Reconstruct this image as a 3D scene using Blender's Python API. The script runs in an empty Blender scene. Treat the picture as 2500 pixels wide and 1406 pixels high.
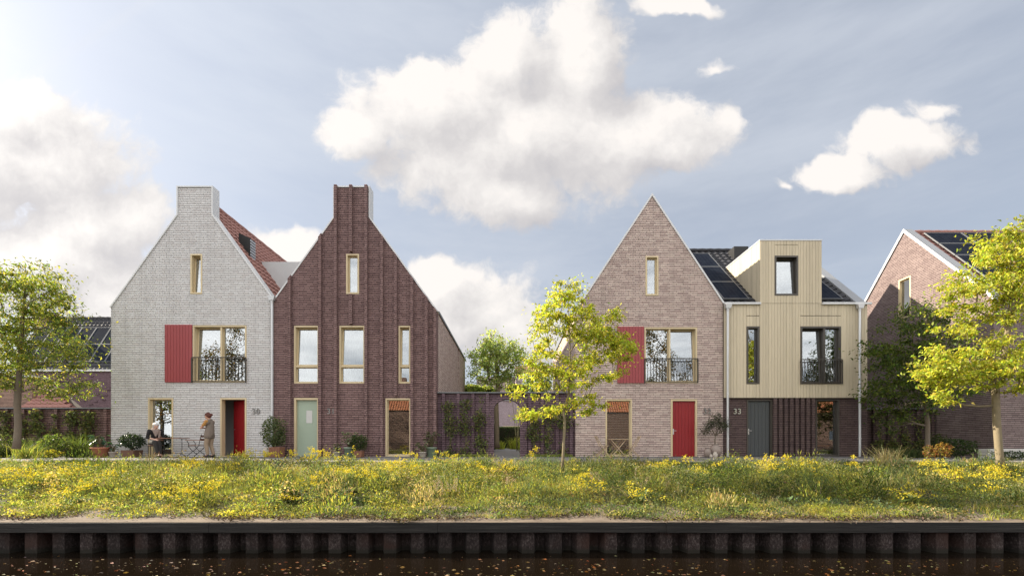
import bpy, bmesh, math, random
import numpy as np
from mathutils import Vector, Matrix
from mathutils.geometry import tessellate_polygon

# ---------------------------------------------------------------- camera, sky, sun, exposure
S = bpy.context.scene
COL = S.collection
F, CX, HY, CAMZ = 1116.0, 1250.0, 1080.0, 0.56      # focal length and principal point of the shifted lens, in photo pixels
cam_d = bpy.data.cameras.new("camera")
cam = bpy.data.objects.new("camera", cam_d); COL.objects.link(cam)
cam.location = (0, -18, CAMZ); cam.rotation_euler = (math.radians(90), 0, 0)
cam_d.sensor_width = 36; cam_d.lens = F / 2500 * 36
cam_d.shift_y = (HY - 703) / 2500
cam_d.clip_start = 0.05; cam_d.clip_end = 3000
S.camera = cam
S.view_settings.view_transform = 'Standard'; S.view_settings.look = 'None'
S.view_settings.gamma = 1.0
S.view_settings.exposure = 1.4
S.cycles.max_bounces = 8; S.cycles.transparent_max_bounces = 16
S.cycles.diffuse_bounces = 4; S.cycles.glossy_bounces = 4; S.cycles.transmission_bounces = 6
S.cycles.sample_clamp_indirect = 6.0
S.cycles.use_denoising = True

SUN = Vector((-3.7, 1.15, 2.2)).normalized()         # towards the sun: left, a little behind the houses
sd = bpy.data.lights.new("sun", 'SUN'); sd.energy = 4.8; sd.angle = math.radians(0.6); sd.color = (1.0, 0.89, 0.73)
so = bpy.data.objects.new("sun", sd); COL.objects.link(so)
so.rotation_euler = (-SUN).to_track_quat('-Z', 'Y').to_euler(); so.location = SUN * 60

def n_new(nt, typ, **kw):
    n = nt.nodes.new(typ)
    for k, v in kw.items():
        if k == 'i':
            for a, b in v.items():
                if isinstance(b, bpy.types.NodeSocket): nt.links.new(b, n.inputs[a])
                else: n.inputs[a].default_value = b
        else: setattr(n, k, v)
    return n
def n_math(nt, op, a, b=None, c=None, clamp=False):
    n = nt.nodes.new('ShaderNodeMath'); n.operation = op; n.use_clamp = clamp
    for k, v in enumerate((a, b, c)):
        if v is None: continue
        if isinstance(v, bpy.types.NodeSocket): nt.links.new(v, n.inputs[k])
        else: n.inputs[k].default_value = v
    return n.outputs[0]
def n_vmath(nt, op, a, b=None):
    n = nt.nodes.new('ShaderNodeVectorMath'); n.operation = op
    for k, v in enumerate((a, b)):
        if v is None: continue
        if isinstance(v, bpy.types.NodeSocket): nt.links.new(v, n.inputs[k])
        else: n.inputs[k].default_value = v
    return n
def n_mix(nt, fac, a, b, blend='MIX'):
    n = nt.nodes.new('ShaderNodeMix'); n.data_type = 'RGBA'; n.blend_type = blend
    for s, v in ((n.inputs[0], fac), (n.inputs[6], a), (n.inputs[7], b)):
        if isinstance(v, bpy.types.NodeSocket): nt.links.new(v, s)
        elif s == n.inputs[0]: s.default_value = v
        else: s.default_value = (*v[:3], 1)
    return n.outputs[2]
def n_ramp(nt, fac, stops, interp='LINEAR'):
    n = nt.nodes.new('ShaderNodeValToRGB'); nt.links.new(fac, n.inputs[0])
    n.color_ramp.interpolation = interp
    el = n.color_ramp.elements
    while len(el) < len(stops): el.new(0.5)
    for e, (p, c) in zip(el, stops): e.position = p; e.color = (*c[:3], 1) if hasattr(c, '__len__') else (c, c, c, 1)
    return n.outputs[0]
def n_smooth(nt, x, a, b):
    n = nt.nodes.new('ShaderNodeMapRange'); n.interpolation_type = 'SMOOTHSTEP'
    nt.links.new(x, n.inputs[0]); n.inputs[1].default_value = a; n.inputs[2].default_value = b
    return n.outputs[0]

world = bpy.data.worlds.new("World"); S.world = world; world.use_nodes = True
W = world.node_tree; W.nodes.clear()
sky = W.nodes.new('ShaderNodeTexSky'); sky.sky_type = 'NISHITA'; sky.sun_disc = False
sky.sun_elevation = math.asin(SUN.z); sky.sun_rotation = math.atan2(SUN.x, SUN.y)
sky.air_density = 1.0; sky.dust_density = 2.2; sky.ozone_density = 2.0; sky.altitude = 0

# cumulus field: blobs given by direction (tangent of azimuth, tangent of elevation), broken up by fractal noise
BLOBS = [(1270, 340, 420, 165), (1080, 260, 250, 120), (1430, 120, 110, 190), (1520, 330, 230, 110), (1240, 480, 170, 90),
         (880, 330, 110, 70), (1240, 150, 120, 110), (1640, 370, 110, 60),
         (10, 400, 330, 180), (230, 540, 230, 110), (100, 640, 300, 120), (20, 290, 150, 100), (260, 720, 220, 110),
         (700, 610, 110, 62), (1160, 760, 180, 115), (1070, 690, 90, 70), (1270, 820, 160, 90),
         (2190, 350, 170, 66), (2060, 425, 110, 50), (2270, 270, 70, 46),
         (1750, 175, 70, 38), (1765, 300, 60, 56), (1925, 450, 46, 24), (1640, 8, 110, 28)]
G = bpy.data.node_groups.new("cloud_density", 'ShaderNodeTree')
G.interface.new_socket('uv', in_out='INPUT', socket_type='NodeSocketVector')
G.interface.new_socket('d', in_out='OUTPUT', socket_type='NodeSocketFloat')
gi = G.nodes.new('NodeGroupInput'); go = G.nodes.new('NodeGroupOutput')
guv = gi.outputs[0]
wn = n_new(G, 'ShaderNodeTexNoise', noise_dimensions='3D', i={'Vector': guv, 'Scale': 9.0, 'Detail': 3.0, 'Roughness': 0.6})
wv = n_vmath(G, 'SUBTRACT', wn.outputs['Color'], (0.5, 0.5, 0.5)).outputs[0]
ws = n_new(G, 'ShaderNodeVectorMath', operation='SCALE'); G.links.new(wv, ws.inputs[0]); ws.inputs['Scale'].default_value = 0.09
puv = n_vmath(G, 'ADD', guv, ws.outputs[0]).outputs[0]
acc = None
for (px, py, rx, ry) in BLOBS:
    c = ((px - CX) / F, (HY - py) / F, 0); q_ = 1.5 if max(rx, ry) < 80 else 1.0; r = (F / rx / q_, F / ry / q_, 0)
    a = n_vmath(G, 'MULTIPLY', n_vmath(G, 'SUBTRACT', puv, c).outputs[0], r).outputs[0]
    dd = n_math(G, 'SUBTRACT', 1.0, n_vmath(G, 'LENGTH', a).outputs['Value'])
    dd = n_math(G, 'MAXIMUM', dd, -1.5)
    if max(rx, ry) < 80: dd = n_math(G, 'SUBTRACT', dd, 0.62)
    acc = dd if acc is None else n_math(G, 'SMOOTH_MAX', acc, dd, 0.15)
fb = n_new(G, 'ShaderNodeTexNoise', noise_dimensions='3D', i={'Vector': puv, 'Scale': 6.8, 'Detail': 10.0, 'Roughness': 0.62, 'Lacunarity': 2.1})
fd = n_math(G, 'MULTIPLY', n_math(G, 'SUBTRACT', fb.outputs[0], 0.5), 1.55)
G.links.new(n_math(G, 'ADD', acc, fd), go.inputs[0])

tc = W.nodes.new('ShaderNodeTexCoord')
sx = n_new(W, 'ShaderNodeSeparateXYZ', i={0: tc.outputs['Generated']})
yy = n_math(W, 'MAXIMUM', sx.outputs['Y'], 0.08)
uvc = n_new(W, 'ShaderNodeCombineXYZ', i={0: n_math(W, 'DIVIDE', sx.outputs['X'], yy), 1: n_math(W, 'DIVIDE', sx.outputs['Z'], yy)})
g1 = W.nodes.new('ShaderNodeGroup'); g1.node_tree = G; W.links.new(uvc.outputs[0], g1.inputs[0])
off = n_vmath(W, 'ADD', uvc.outputs[0], (-0.06, 0.065, 0)).outputs[0]
g2 = W.nodes.new('ShaderNodeGroup'); g2.node_tree = G; W.links.new(off, g2.inputs[0])
cover = n_smooth(W, g1.outputs[0], -0.16, 0.24)
front = n_smooth(W, sx.outputs['Y'], 0.12, 0.3)
cover = n_math(W, 'MULTIPLY', cover, front)
front_ = front
# high thin veil ahead, and a broken overcast behind the viewer (the windows mirror it)
vn = n_new(W, 'ShaderNodeTexNoise', i={'Vector': n_vmath(W, 'MULTIPLY', tc.outputs['Generated'], (1.2, 1.2, 5.0)).outputs[0], 'Scale': 1.6, 'Detail': 6.0, 'Roughness': 0.6})
back = n_smooth(W, sx.outputs['Y'], 0.15, -0.25)
veil = n_math(W, 'MULTIPLY_ADD', n_smooth(W, vn.outputs[0], 0.3, 0.75), 0.30, 0.56)
# an old vapour trail, upper left
su = n_new(W, 'ShaderNodeSeparateXYZ', i={0: uvc.outputs[0]}); x1_, y1_, x2_, y2_ = (20-CX)/F, (HY-225)/F, (380-CX)/F, (HY+8)/F
ln_ = math.hypot(x2_-x1_, y2_-y1_); dl = n_math(W, 'ADD', n_math(W, 'MULTIPLY', su.outputs[0], -(y2_-y1_)/ln_), n_math(W, 'MULTIPLY_ADD', su.outputs[1], (x2_-x1_)/ln_, ((y2_-y1_)*x1_-(x2_-x1_)*y1_)/ln_))
trail = n_math(W, 'MULTIPLY', n_smooth(W, n_math(W, 'ABSOLUTE', dl), 0.022, 0.002), n_math(W, 'MULTIPLY', front_, 0.075))
bcov = n_math(W, 'MULTIPLY', back, n_smooth(W, vn.outputs[0], 0.2, 0.6))
lit = n_math(W, 'MULTIPLY_ADD', n_math(W, 'SUBTRACT', g1.outputs[0], g2.outputs[0]), 0.62, 0.64, clamp=True)
ccol = n_ramp(W, lit, [(0.0, (0.58, 0.565, 0.59)), (0.45, (0.735, 0.71, 0.71)), (0.82, (0.94, 0.905, 0.88)), (1.0, (1.04, 0.99, 0.95))])
glow = n_math(W, 'POWER', n_math(W, 'MAXIMUM', n_vmath(W, 'DOT_PRODUCT', tc.outputs['Generated'], tuple(SUN)).outputs['Value'], 0.0), 5.0)
b_sky = n_new(W, 'ShaderNodeBackground', i={'Color': sky.outputs[0], 'Strength': 0.05})
b_veil = n_new(W, 'ShaderNodeBackground', i={'Color': (0.72, 0.77, 0.86, 1), 'Strength': n_math(W, 'MULTIPLY_ADD', glow, 0.16, 0.345)})
b_back = n_new(W, 'ShaderNodeBackground', i={'Color': (0.76, 0.755, 0.75, 1), 'Strength': 1.06})
b_cl = n_new(W, 'ShaderNodeBackground', i={'Color': ccol, 'Strength': n_math(W, 'MULTIPLY_ADD', glow, 0.06, 0.368)})
m1 = n_new(W, 'ShaderNodeMixShader', i={0: veil, 1: b_sky.outputs[0], 2: b_veil.outputs[0]})
m1 = n_new(W, 'ShaderNodeMixShader', i={0: bcov, 1: m1.outputs[0], 2: b_back.outputs[0]})
cover = n_math(W, 'MAXIMUM', cover, trail)
m2 = n_new(W, 'ShaderNodeMixShader', i={0: cover, 1: m1.outputs[0], 2: b_cl.outputs[0]})
wo = n_new(W, 'ShaderNodeOutputWorld', i={'Surface': m2.outputs[0]})
world.cycles.sampling_method = 'MANUAL'; world.cycles.sample_map_resolution = 1024

# ---------------------------------------------------------------- helpers
random.seed(7)
def WX(px, D=18.0): return (px - CX) * D / F
def WZ(py, D=18.0): return CAMZ + (HY - py) * D / F

def root_loc(o):
    while o.parent: o = o.parent
    return o.location
class MB:
    def __init__(s): s.v = []; s.f = []; s.m = []; s.mi = 0
    def add(s, vs, fs):
        b = len(s.v); s.v += [tuple(v) for v in vs]; s.f += [tuple(b + i for i in f) for f in fs]; s.m += [s.mi] * len(fs); return s
    def box(s, x0, y0, z0, x1, y1, z1):
        x0, x1 = sorted((x0, x1)); y0, y1 = sorted((y0, y1)); z0, z1 = sorted((z0, z1))
        return s.add([(x0,y0,z0),(x1,y0,z0),(x1,y1,z0),(x0,y1,z0),(x0,y0,z1),(x1,y0,z1),(x1,y1,z1),(x0,y1,z1)],
                     [(0,3,2,1),(4,5,6,7),(0,1,5,4),(1,2,6,5),(2,3,7,6),(3,0,4,7)])
    def obox(s, o, ux, us, n, x0, x1, s0, s1, h0, h1):
        o, ux, us, n = map(Vector, (o, ux, us, n))
        P = [o + ux*x + us*t + n*h for h in (h0, h1) for t in (s0, s1) for x in (x0, x1)]
        return s.add(P, [(0,2,3,1),(4,5,7,6),(0,1,5,4),(1,3,7,5),(3,2,6,7),(2,0,4,6)])
    def plate(s, outer, holes, a0, a1, axis='y'):
        def P(p, a):
            return (p[0], a, p[1]) if axis == 'y' else (a, p[0], p[1]) if axis == 'x' else (p[0], p[1], a)
        loops = [list(outer)] + [list(h) for h in holes]
        flat = [p for l in loops for p in l]
        tris = tessellate_polygon([[Vector((p[0], p[1], 0)) for p in l] for l in loops])
        n = len(flat); vs = [P(p, a0) for p in flat] + [P(p, a1) for p in flat]
        fs = [tuple(t) for t in tris] + [tuple(n + i for i in reversed(t)) for t in tris]
        b = 0
        for l in loops:
            k = len(l)
            for i in range(k):
                j = (i + 1) % k; fs.append((b+i, b+j, n+b+j, n+b+i))
            b += k
        return s.add(vs, fs)
    def ring(s, x0, z0, x1, z1, w, y0, y1, bottom=None):
        wb = w if bottom is None else bottom
        s.box(x0, y0, z0, x0+w, y1, z1); s.box(x1-w, y0, z0, x1, y1, z1)
        s.box(x0+w, y0, z1-w, x1-w, y1, z1)
        if wb > 0: s.box(x0+w, y0, z0, x1-w, y1, z0+wb)
        return s
    def tube(s, pts, rad, n=8, caps=True):
        pts = [Vector(p) for p in pts]; K = len(pts)
        rad = [rad]*K if not hasattr(rad, '__len__') else rad
        b = len(s.v); vs = []; up = None
        for i, p in enumerate(pts):
            d = (pts[min(i+1, K-1)] - pts[max(i-1, 0)]).normalized()
            if up is None: up = d.orthogonal().normalized()
            a = (up - d*up.dot(d))
            a = a.normalized() if a.length > 1e-6 else d.orthogonal().normalized()
            up = a; c = d.cross(a)
            for k in range(n):
                t = 2*math.pi*k/n; vs.append(p + (a*math.cos(t) + c*math.sin(t))*rad[i])
        fs = [(i*n+k, i*n+(k+1)%n, (i+1)*n+(k+1)%n, (i+1)*n+k) for i in range(K-1) for k in range(n)]
        if caps: fs += [tuple(reversed(range(n))), tuple((K-1)*n+k for k in range(n))]
        return s.add(vs, fs)
    def lathe(s, prof, c=(0,0,0), n=20, sq=False):
        vs = []; K = len(prof)
        for (r, z) in prof:
            for k in range(n):
                t = 2*math.pi*k/n; vs.append((c[0]+r*math.cos(t), c[1]+r*math.sin(t), c[2]+z))
        fs = [(i*n+k, i*n+(k+1)%n, (i+1)*n+(k+1)%n, (i+1)*n+k) for i in range(K-1) for k in range(n)]
        fs += [tuple(reversed(range(n))), tuple((K-1)*n+k for k in range(n))]
        return s.add(vs, fs)
    def ball(s, c, r, n=12, m=8):
        r = (r, r, r) if not hasattr(r, '__len__') else r
        vs = [(c[0], c[1], c[2]-r[2])]
        for i in range(1, m):
            a = -math.pi/2 + math.pi*i/m
            for k in range(n):
                t = 2*math.pi*k/n; vs.append((c[0]+r[0]*math.cos(a)*math.cos(t), c[1]+r[1]*math.cos(a)*math.sin(t), c[2]+r[2]*math.sin(a)))
        vs.append((c[0], c[1], c[2]+r[2])); L = len(vs)-1
        fs = [(0, 1+(k+1)%n, 1+k) for k in range(n)] + [(L, L-n+k, L-n+(k+1)%n) for k in range(n)]
        fs += [(1+i*n+k, 1+i*n+(k+1)%n, 1+(i+1)*n+(k+1)%n, 1+(i+1)*n+k) for i in range(m-2) for k in range(n)]
        return s.add(vs, fs)
    def build(s, name, mat, parent=None, smooth=False, loc=None, bevel=0):
        me = bpy.data.meshes.new(name)
        o3 = np.array(root_loc(parent) if parent else (loc or (0,0,0)), dtype=float)
        V = np.array(s.v, dtype=float)
        me.from_pydata([tuple(v) for v in (V - o3)], [], s.f)
        mats = mat if isinstance(mat, (list, tuple)) else [mat]
        for q in mats: me.materials.append(q)
        bm = bmesh.new(); bm.from_mesh(me)
        bmesh.ops.recalc_face_normals(bm, faces=bm.faces)
        uvl = bm.loops.layers.uv.new("UVMap"); ox, oy, oz = o3
        for f, mi in zip(bm.faces, s.m):
            f.smooth = smooth; f.material_index = mi
            nx, ny, nz = (abs(q) for q in f.normal)
            for l in f.loops:
                x, y, z = l.vert.co; x += ox; y += oy; z += oz
                l[uvl].uv = (x, z) if ny >= nx and ny >= nz*0.6 else (y, z) if nx >= nz*0.6 else (x, y)
        bm.to_mesh(me); bm.free()
        o = bpy.data.objects.new(name, me); COL.objects.link(o)
        if parent: o.parent = parent
        elif loc is not None: o.location = loc
        if bevel:
            b = o.modifiers.new("bevel", 'BEVEL'); b.width = bevel; b.segments = 2; b.limit_method = 'ANGLE'
        return o

def thing(name, label, cat, loc, group=None):
    o = bpy.data.objects.new(name, None); COL.objects.link(o); o.location = loc
    o.empty_display_size = 0.2
    return tag(o, label, cat, group)
def tag(o, label=None, cat=None, group=None, kind=None):
    if label: o['label'] = label
    if cat: o['category'] = cat
    if group: o['group'] = group
    if kind: o['kind'] = kind
    return o
def fast_mesh(name, V, T, mat, tint=None, parent=None, smooth=False, loc=None):
    """triangle mesh from arrays, with an optional per-vertex colour called tint"""
    V = np.asarray(V, dtype=np.float32); T = np.asarray(T, dtype=np.int32)
    o3 = np.array(root_loc(parent) if parent else (loc or (0,0,0)), dtype=np.float32)
    me = bpy.data.meshes.new(name)
    me.vertices.add(len(V)); me.vertices.foreach_set('co', (V - o3).ravel())
    me.loops.add(T.size); me.loops.foreach_set('vertex_index', T.ravel())
    me.polygons.add(len(T)); me.polygons.foreach_set('loop_start', np.arange(0, T.size, 3, dtype=np.int32))
    me.polygons.foreach_set('loop_total', np.full(len(T), 3, dtype=np.int32))
    if smooth: me.polygons.foreach_set('use_smooth', np.ones(len(T), dtype=bool))
    me.materials.append(mat); me.update(calc_edges=True)
    if tint is not None:
        a = me.color_attributes.new('tint', 'FLOAT_COLOR', 'POINT')
        c = np.ones((len(V), 4), dtype=np.float32); c[:, :3] = tint
        a.data.foreach_set('color', c.ravel())
    o = bpy.data.objects.new(name, me); COL.objects.link(o)
    if parent: o.parent = parent
    elif loc is not None: o.location = loc
    return o

# ---------------------------------------------------------------- materials
def new_mat(name, col=(0.5,0.5,0.5), rough=0.7, metal=0.0, spec=0.4):
    m = bpy.data.materials.new(name); m.use_nodes = True
    b = m.node_tree.nodes['Principled BSDF']
    b.inputs['Base Color'].default_value = (*col, 1); b.inputs['Roughness'].default_value = rough
    b.inputs['Metallic'].default_value = metal; b.inputs['Specular IOR Level'].default_value = spec
    return m, m.node_tree, b
def bump(nt, b, h, strength=0.3, dist=0.01):
    n = n_new(nt, 'ShaderNodeBump', i={'Height': h, 'Strength': strength, 'Distance': dist})
    nt.links.new(n.outputs[0], b.inputs['Normal'])
def objco(nt): return nt.nodes.new('ShaderNodeTexCoord').outputs['Object']
def uvco(nt): return nt.nodes.new('ShaderNodeTexCoord').outputs['UV']

def plain(name, col, rough=0.6, metal=0.0, var=0.12, scale=4.0, spec=0.4, bmp=0.0):
    m, nt, b = new_mat(name, col, rough, metal, spec)
    no = n_new(nt, 'ShaderNodeTexNoise', i={'Vector': objco(nt), 'Scale': scale, 'Detail': 6.0, 'Roughness': 0.65})
    f = n_math(nt, 'MULTIPLY_ADD', n_math(nt, 'SUBTRACT', no.outputs[0], 0.5), var*2, 1.0)
    c = n_vmath(nt, 'SCALE', (*col,)); nt.links.new(f, c.inputs['Scale'])
    nt.links.new(c.outputs[0], b.inputs['Base Color'])
    nt.links.new(n_math(nt, 'MULTIPLY_ADD', n_math(nt, 'SUBTRACT', no.outputs[0], 0.5), 0.25, rough, clamp=True), b.inputs['Roughness'])
    if bmp: bump(nt, b, n_new(nt, 'ShaderNodeTexNoise', i={'Vector': objco(nt), 'Scale': scale*12, 'Detail': 4.0}).outputs[0], bmp, 0.004)
    return m

def brick(name, c1, c2, mortar, bw=0.27, rh=0.071, ms=0.013, rough=0.85, c3=None, patch=0.16):
    m, nt, b = new_mat(name, c1, rough, 0, 0.25)
    uv = n_vmath(nt, 'MULTIPLY', uvco(nt), (2.2, 1, 1)).outputs[0]; bw *= 2.2     # thin head joints
    br = n_new(nt, 'ShaderNodeTexBrick', offset=0.37, offset_frequency=2, squash=0.72, squash_frequency=3,
               i={'Vector': uv, 'Color1': (*c1, 1), 'Color2': (*c2, 1), 'Mortar': (*mortar, 1), 'Scale': 1.0,
                  'Mortar Size': ms, 'Mortar Smooth': 0.25, 'Bias': -0.1, 'Brick Width': bw, 'Row Height': rh})
    col = br.outputs['Color']
    if c3 is not None:     # odd bricks of a third firing, same bond
        br2 = n_new(nt, 'ShaderNodeTexBrick', offset=0.37, offset_frequency=2, squash=0.72, squash_frequency=3,
               i={'Vector': n_vmath(nt, 'ADD', uv, (0, rh*60, 0)).outputs[0], 'Color1': (0,0,0,1), 'Color2': (1,1,1,1), 'Mortar': (0,0,0,1), 'Scale': 1.0,
                  'Mortar Size': ms, 'Mortar Smooth': 0.25, 'Bias': -0.45, 'Brick Width': bw, 'Row Height': rh})
        col = n_mix(nt, n_math(nt, 'MULTIPLY', br2.outputs['Color'], 0.85), col, c3)
    n1 = n_new(nt, 'ShaderNodeTexNoise', i={'Vector': uv, 'Scale': 0.9, 'Detail': 5.0, 'Roughness': 0.6})
    n2 = n_new(nt, 'ShaderNodeTexNoise', i={'Vector': uv, 'Scale': 26.0, 'Detail': 3.0})
    f = n_math(nt, 'ADD', n_math(nt, 'MULTIPLY_ADD', n_math(nt, 'SUBTRACT', n1.outputs[0], 0.5), patch*2, 1.0),
               n_math(nt, 'MULTIPLY', n_math(nt, 'SUBTRACT', n2.outputs[0], 0.5), 0.45))
    n4 = n_new(nt, 'ShaderNodeTexNoise', i={'Vector': n_vmath(nt, 'MULTIPLY', uv, (1.6, .22, 1)).outputs[0], 'Scale': 1.0, 'Detail': 6.0, 'Roughness': 0.7})   # rain streaks
    f = n_math(nt, 'MULTIPLY', f, n_math(nt, 'MULTIPLY_ADD', n_smooth(nt, n4.outputs[0], 0.45, 0.75), -0.16, 1.03))
    s = n_vmath(nt, 'SCALE', col); nt.links.new(f, s.inputs['Scale'])
    nt.links.new(s.outputs[0], b.inputs['Base Color'])
    h = n_math(nt, 'ADD', n_math(nt, 'SUBTRACT', 1.0, br.outputs['Fac']), n_math(nt, 'MULTIPLY', n2.outputs[0], 0.4))
    bump(nt, b, h, 0.7, 0.012)
    return m

def boards(name, c, w, rough=0.7):
    """vertical sawn boards: each its own tone, grain along the length"""
    m, nt, b = new_mat(name, c, rough, 0, 0.25)
    uv = uvco(nt); sp = n_new(nt, 'ShaderNodeSeparateXYZ', i={0: uv})
    idx = n_math(nt, 'FLOOR', n_math(nt, 'DIVIDE', sp.outputs[0], w))
    wn_ = n_new(nt, 'ShaderNodeTexWhiteNoise', noise_dimensions='1D', i={'W': idx})
    gr = n_new(nt, 'ShaderNodeTexNoise', i={'Vector': n_vmath(nt, 'MULTIPLY', uv, (38, 1.6, 1)).outputs[0], 'Scale': 1.0, 'Detail': 5.0, 'Roughness': 0.6})
    kn = n_new(nt, 'ShaderNodeTexVoronoi', i={'Vector': n_vmath(nt, 'MULTIPLY', uv, (9, 2.2, 1)).outputs[0], 'Scale': 1.0})
    k = n_math(nt, 'MULTIPLY', n_smooth(nt, kn.outputs['Distance'], 0.10, 0.02), -0.28)
    f = n_math(nt, 'ADD', n_math(nt, 'MULTIPLY_ADD', n_math(nt, 'SUBTRACT', wn_.outputs[0], 0.5), 0.20, 1.0),
               n_math(nt, 'ADD', n_math(nt, 'MULTIPLY', n_math(nt, 'SUBTRACT', gr.outputs[0], 0.5), 0.45), k))
    s = n_vmath(nt, 'SCALE', (*c,)); nt.links.new(f, s.inputs['Scale'])
    nt.links.new(s.outputs[0], b.inputs['Base Color'])
    bump(nt, b, gr.outputs[0], 0.25, 0.004)
    return m

def glass_mat(name, tint, refl):
    m = bpy.data.materials.new(name); m.use_nodes = True; nt = m.node_tree; nt.nodes.clear()
    no = n_new(nt, 'ShaderNodeTexNoise', i={'Vector': objco(nt), 'Scale': 0.9, 'Detail': 1.0})
    bp = n_new(nt, 'ShaderNodeBump', i={'Height': no.outputs[0], 'Strength': 0.012, 'Distance': 0.03})
    tr = n_new(nt, 'ShaderNodeBsdfTransparent', i={'Color': (*tint, 1)})
    gl = n_new(nt, 'ShaderNodeBsdfGlossy', i={'Color': (0.80, 0.82, 0.84, 1), 'Roughness': 0.0, 'Normal': bp.outputs[0]})
    fr = n_new(nt, 'ShaderNodeFresnel', i={'IOR': 1.5})
    fac = n_math(nt, 'MULTIPLY_ADD', fr.outputs[0], 1.0 - refl, refl, clamp=True)
    mx = n_new(nt, 'ShaderNodeMixShader', i={0: fac, 1: tr.outputs[0], 2: gl.outputs[0]})
    n_new(nt, 'ShaderNodeOutputMaterial', i={'Surface': mx.outputs[0]})
    return m

def leaf_mat(name, rough=0.5, trans=0.45, k=1.0):
    """leaf colour is each leaf's own, stored on the mesh"""
    m = bpy.data.materials.new(name); m.use_nodes = True; nt = m.node_tree; nt.nodes.clear()
    at = n_new(nt, 'ShaderNodeVertexColor', layer_name='tint')
    b = n_new(nt, 'ShaderNodeBsdfPrincipled', i={'Base Color': at.outputs[0], 'Roughness': rough, 'Specular IOR Level': 0.35})
    t = n_new(nt, 'ShaderNodeBsdfTranslucent', i={'Color': n_mix(nt, 1.0, at.outputs[0], (1.25*k, 1.15*k, 0.6*k), 'MULTIPLY')})
    mx = n_new(nt, 'ShaderNodeMixShader', i={0: trans, 1: b.outputs[0], 2: t.outputs[0]})
    n_new(nt, 'ShaderNodeOutputMaterial', i={'Surface': mx.outputs[0]})
    return m

M = {}
M['white_brick'] = brick('white_brick', (0.69,0.675,0.665), (0.60,0.58,0.57), (0.21,0.205,0.205), c3=(0.53,0.48,0.46), ms=0.012, patch=0.08)
M['purple_brick'] = brick('purple_brick', (0.285,0.18,0.168), (0.18,0.108,0.104), (0.045,0.03,0.03), c3=(0.32,0.205,0.195), ms=0.015, patch=0.12)
M['violet_brick'] = brick('violet_brick', (0.185,0.12,0.14), (0.13,0.082,0.096), (0.035,0.024,0.028), c3=(0.23,0.155,0.17), ms=0.013, patch=0.15)
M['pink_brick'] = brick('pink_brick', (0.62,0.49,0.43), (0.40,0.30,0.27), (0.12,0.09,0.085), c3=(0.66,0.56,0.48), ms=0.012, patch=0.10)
M['lilac_brick'] = brick('lilac_brick', (0.46,0.37,0.40), (0.36,0.28,0.31), (0.15,0.12,0.13))
M['dark_brick'] = brick('dark_brick', (0.125,0.085,0.078), (0.085,0.055,0.055), (0.028,0.02,0.02), c3=(0.16,0.11,0.10), ms=0.013)
M['russet_brick'] = brick('russet_brick', (0.25,0.19,0.178), (0.175,0.128,0.122), (0.06,0.045,0.045), c3=(0.30,0.235,0.215), ms=0.012)
M['brown_brick'] = brick('brown_brick', (0.34,0.225,0.175), (0.24,0.15,0.12), (0.08,0.055,0.05), ms=0.012)
M['beige'] = plain('beige_paint', (0.58,0.47,0.29), 0.45, var=0.05)
M['bronze'] = plain('bronze_metal', (0.075,0.066,0.056), 0.4, 0.3, var=0.06)
M['rail'] = plain('rail_metal', (0.05,0.044,0.038), 0.4, 0.4, var=0.05)
M['zinc'] = plain('zinc', (0.50,0.51,0.53), 0.42, 0.35, var=0.10, scale=2.0)
M['coping'] = plain('coping_metal', (0.60,0.60,0.60), 0.45, 0.1, var=0.06)
M['parapet'] = plain('parapet_metal', (0.25,0.26,0.275), 0.55, 0.1, var=0.08)
M['pipe'] = plain('zinc_pipe', (0.56,0.57,0.58), 0.35, 0.5, var=0.08)
M['infill'] = plain('grey_render', (0.50,0.50,0.50), 0.8, var=0.08)
M['shutter'] = plain('red_shutter_paint', (0.30,0.055,0.06), 0.5, var=0.06)
M['red_door'] = plain('red_door_paint', (0.25,0.012,0.015), 0.4, var=0.05)
M['mint'] = plain('mint_door_paint', (0.33,0.40,0.31), 0.35, var=0.04)
M['slate_door'] = plain('slate_door_paint', (0.055,0.06,0.062), 0.5, var=0.06)
M['interior'] = plain('interior_plaster', (0.16,0.14,0.12), 0.9, var=0.1)
M['interior_warm'] = plain('interior_wood', (0.24,0.13,0.06), 0.8, var=0.2)
M['curtain'] = plain('pale_curtain', (0.55,0.54,0.52), 0.9, var=0.06)
M['blind'] = plain('blind_slats', (0.62,0.60,0.57), 0.6, var=0.05)
M['blind_warm'] = plain('blind_slats_warm', (0.46,0.28,0.16), 0.6, var=0.08)
M['glass'] = glass_mat('window_glass', (0.80,0.83,0.82), 0.36)
M['glass_clear'] = glass_mat('clear_glass', (0.85,0.87,0.85), 0.21)
M['steel'] = plain('brushed_steel', (0.55,0.55,0.55), 0.3, 0.9, var=0.05)
M['number'] = plain('number_metal', (0.22,0.21,0.20), 0.4, 0.6, var=0.05)
M['cladding'] = boards('pale_timber_cladding', (0.53,0.455,0.33), 0.12)
M['red_tile'] = plain('red_clay_tile', (0.29,0.145,0.12), 0.75, var=0.28, scale=3.0, bmp=0.2)
M['orange_tile'] = plain('orange_clay_tile', (0.40,0.15,0.07), 0.7, var=0.25, scale=3.0)
M['dark_tile'] = plain('glazed_black_tile', (0.05,0.05,0.055), 0.62, var=0.2, scale=3.0, spec=0.12)
M['panel_frame'] = plain('panel_frame_metal', (0.16,0.165,0.17), 0.5, 0.3, var=0.04)
M['black'] = plain('matt_black_metal', (0.02,0.02,0.02), 0.5, 0.2, var=0.1)
M['terracotta'] = plain('terracotta', (0.42,0.17,0.10), 0.8, var=0.2, scale=9, bmp=0.15)
M['stone_pot'] = plain('pale_stoneware', (0.46,0.41,0.35), 0.75, var=0.15, scale=9)
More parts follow.
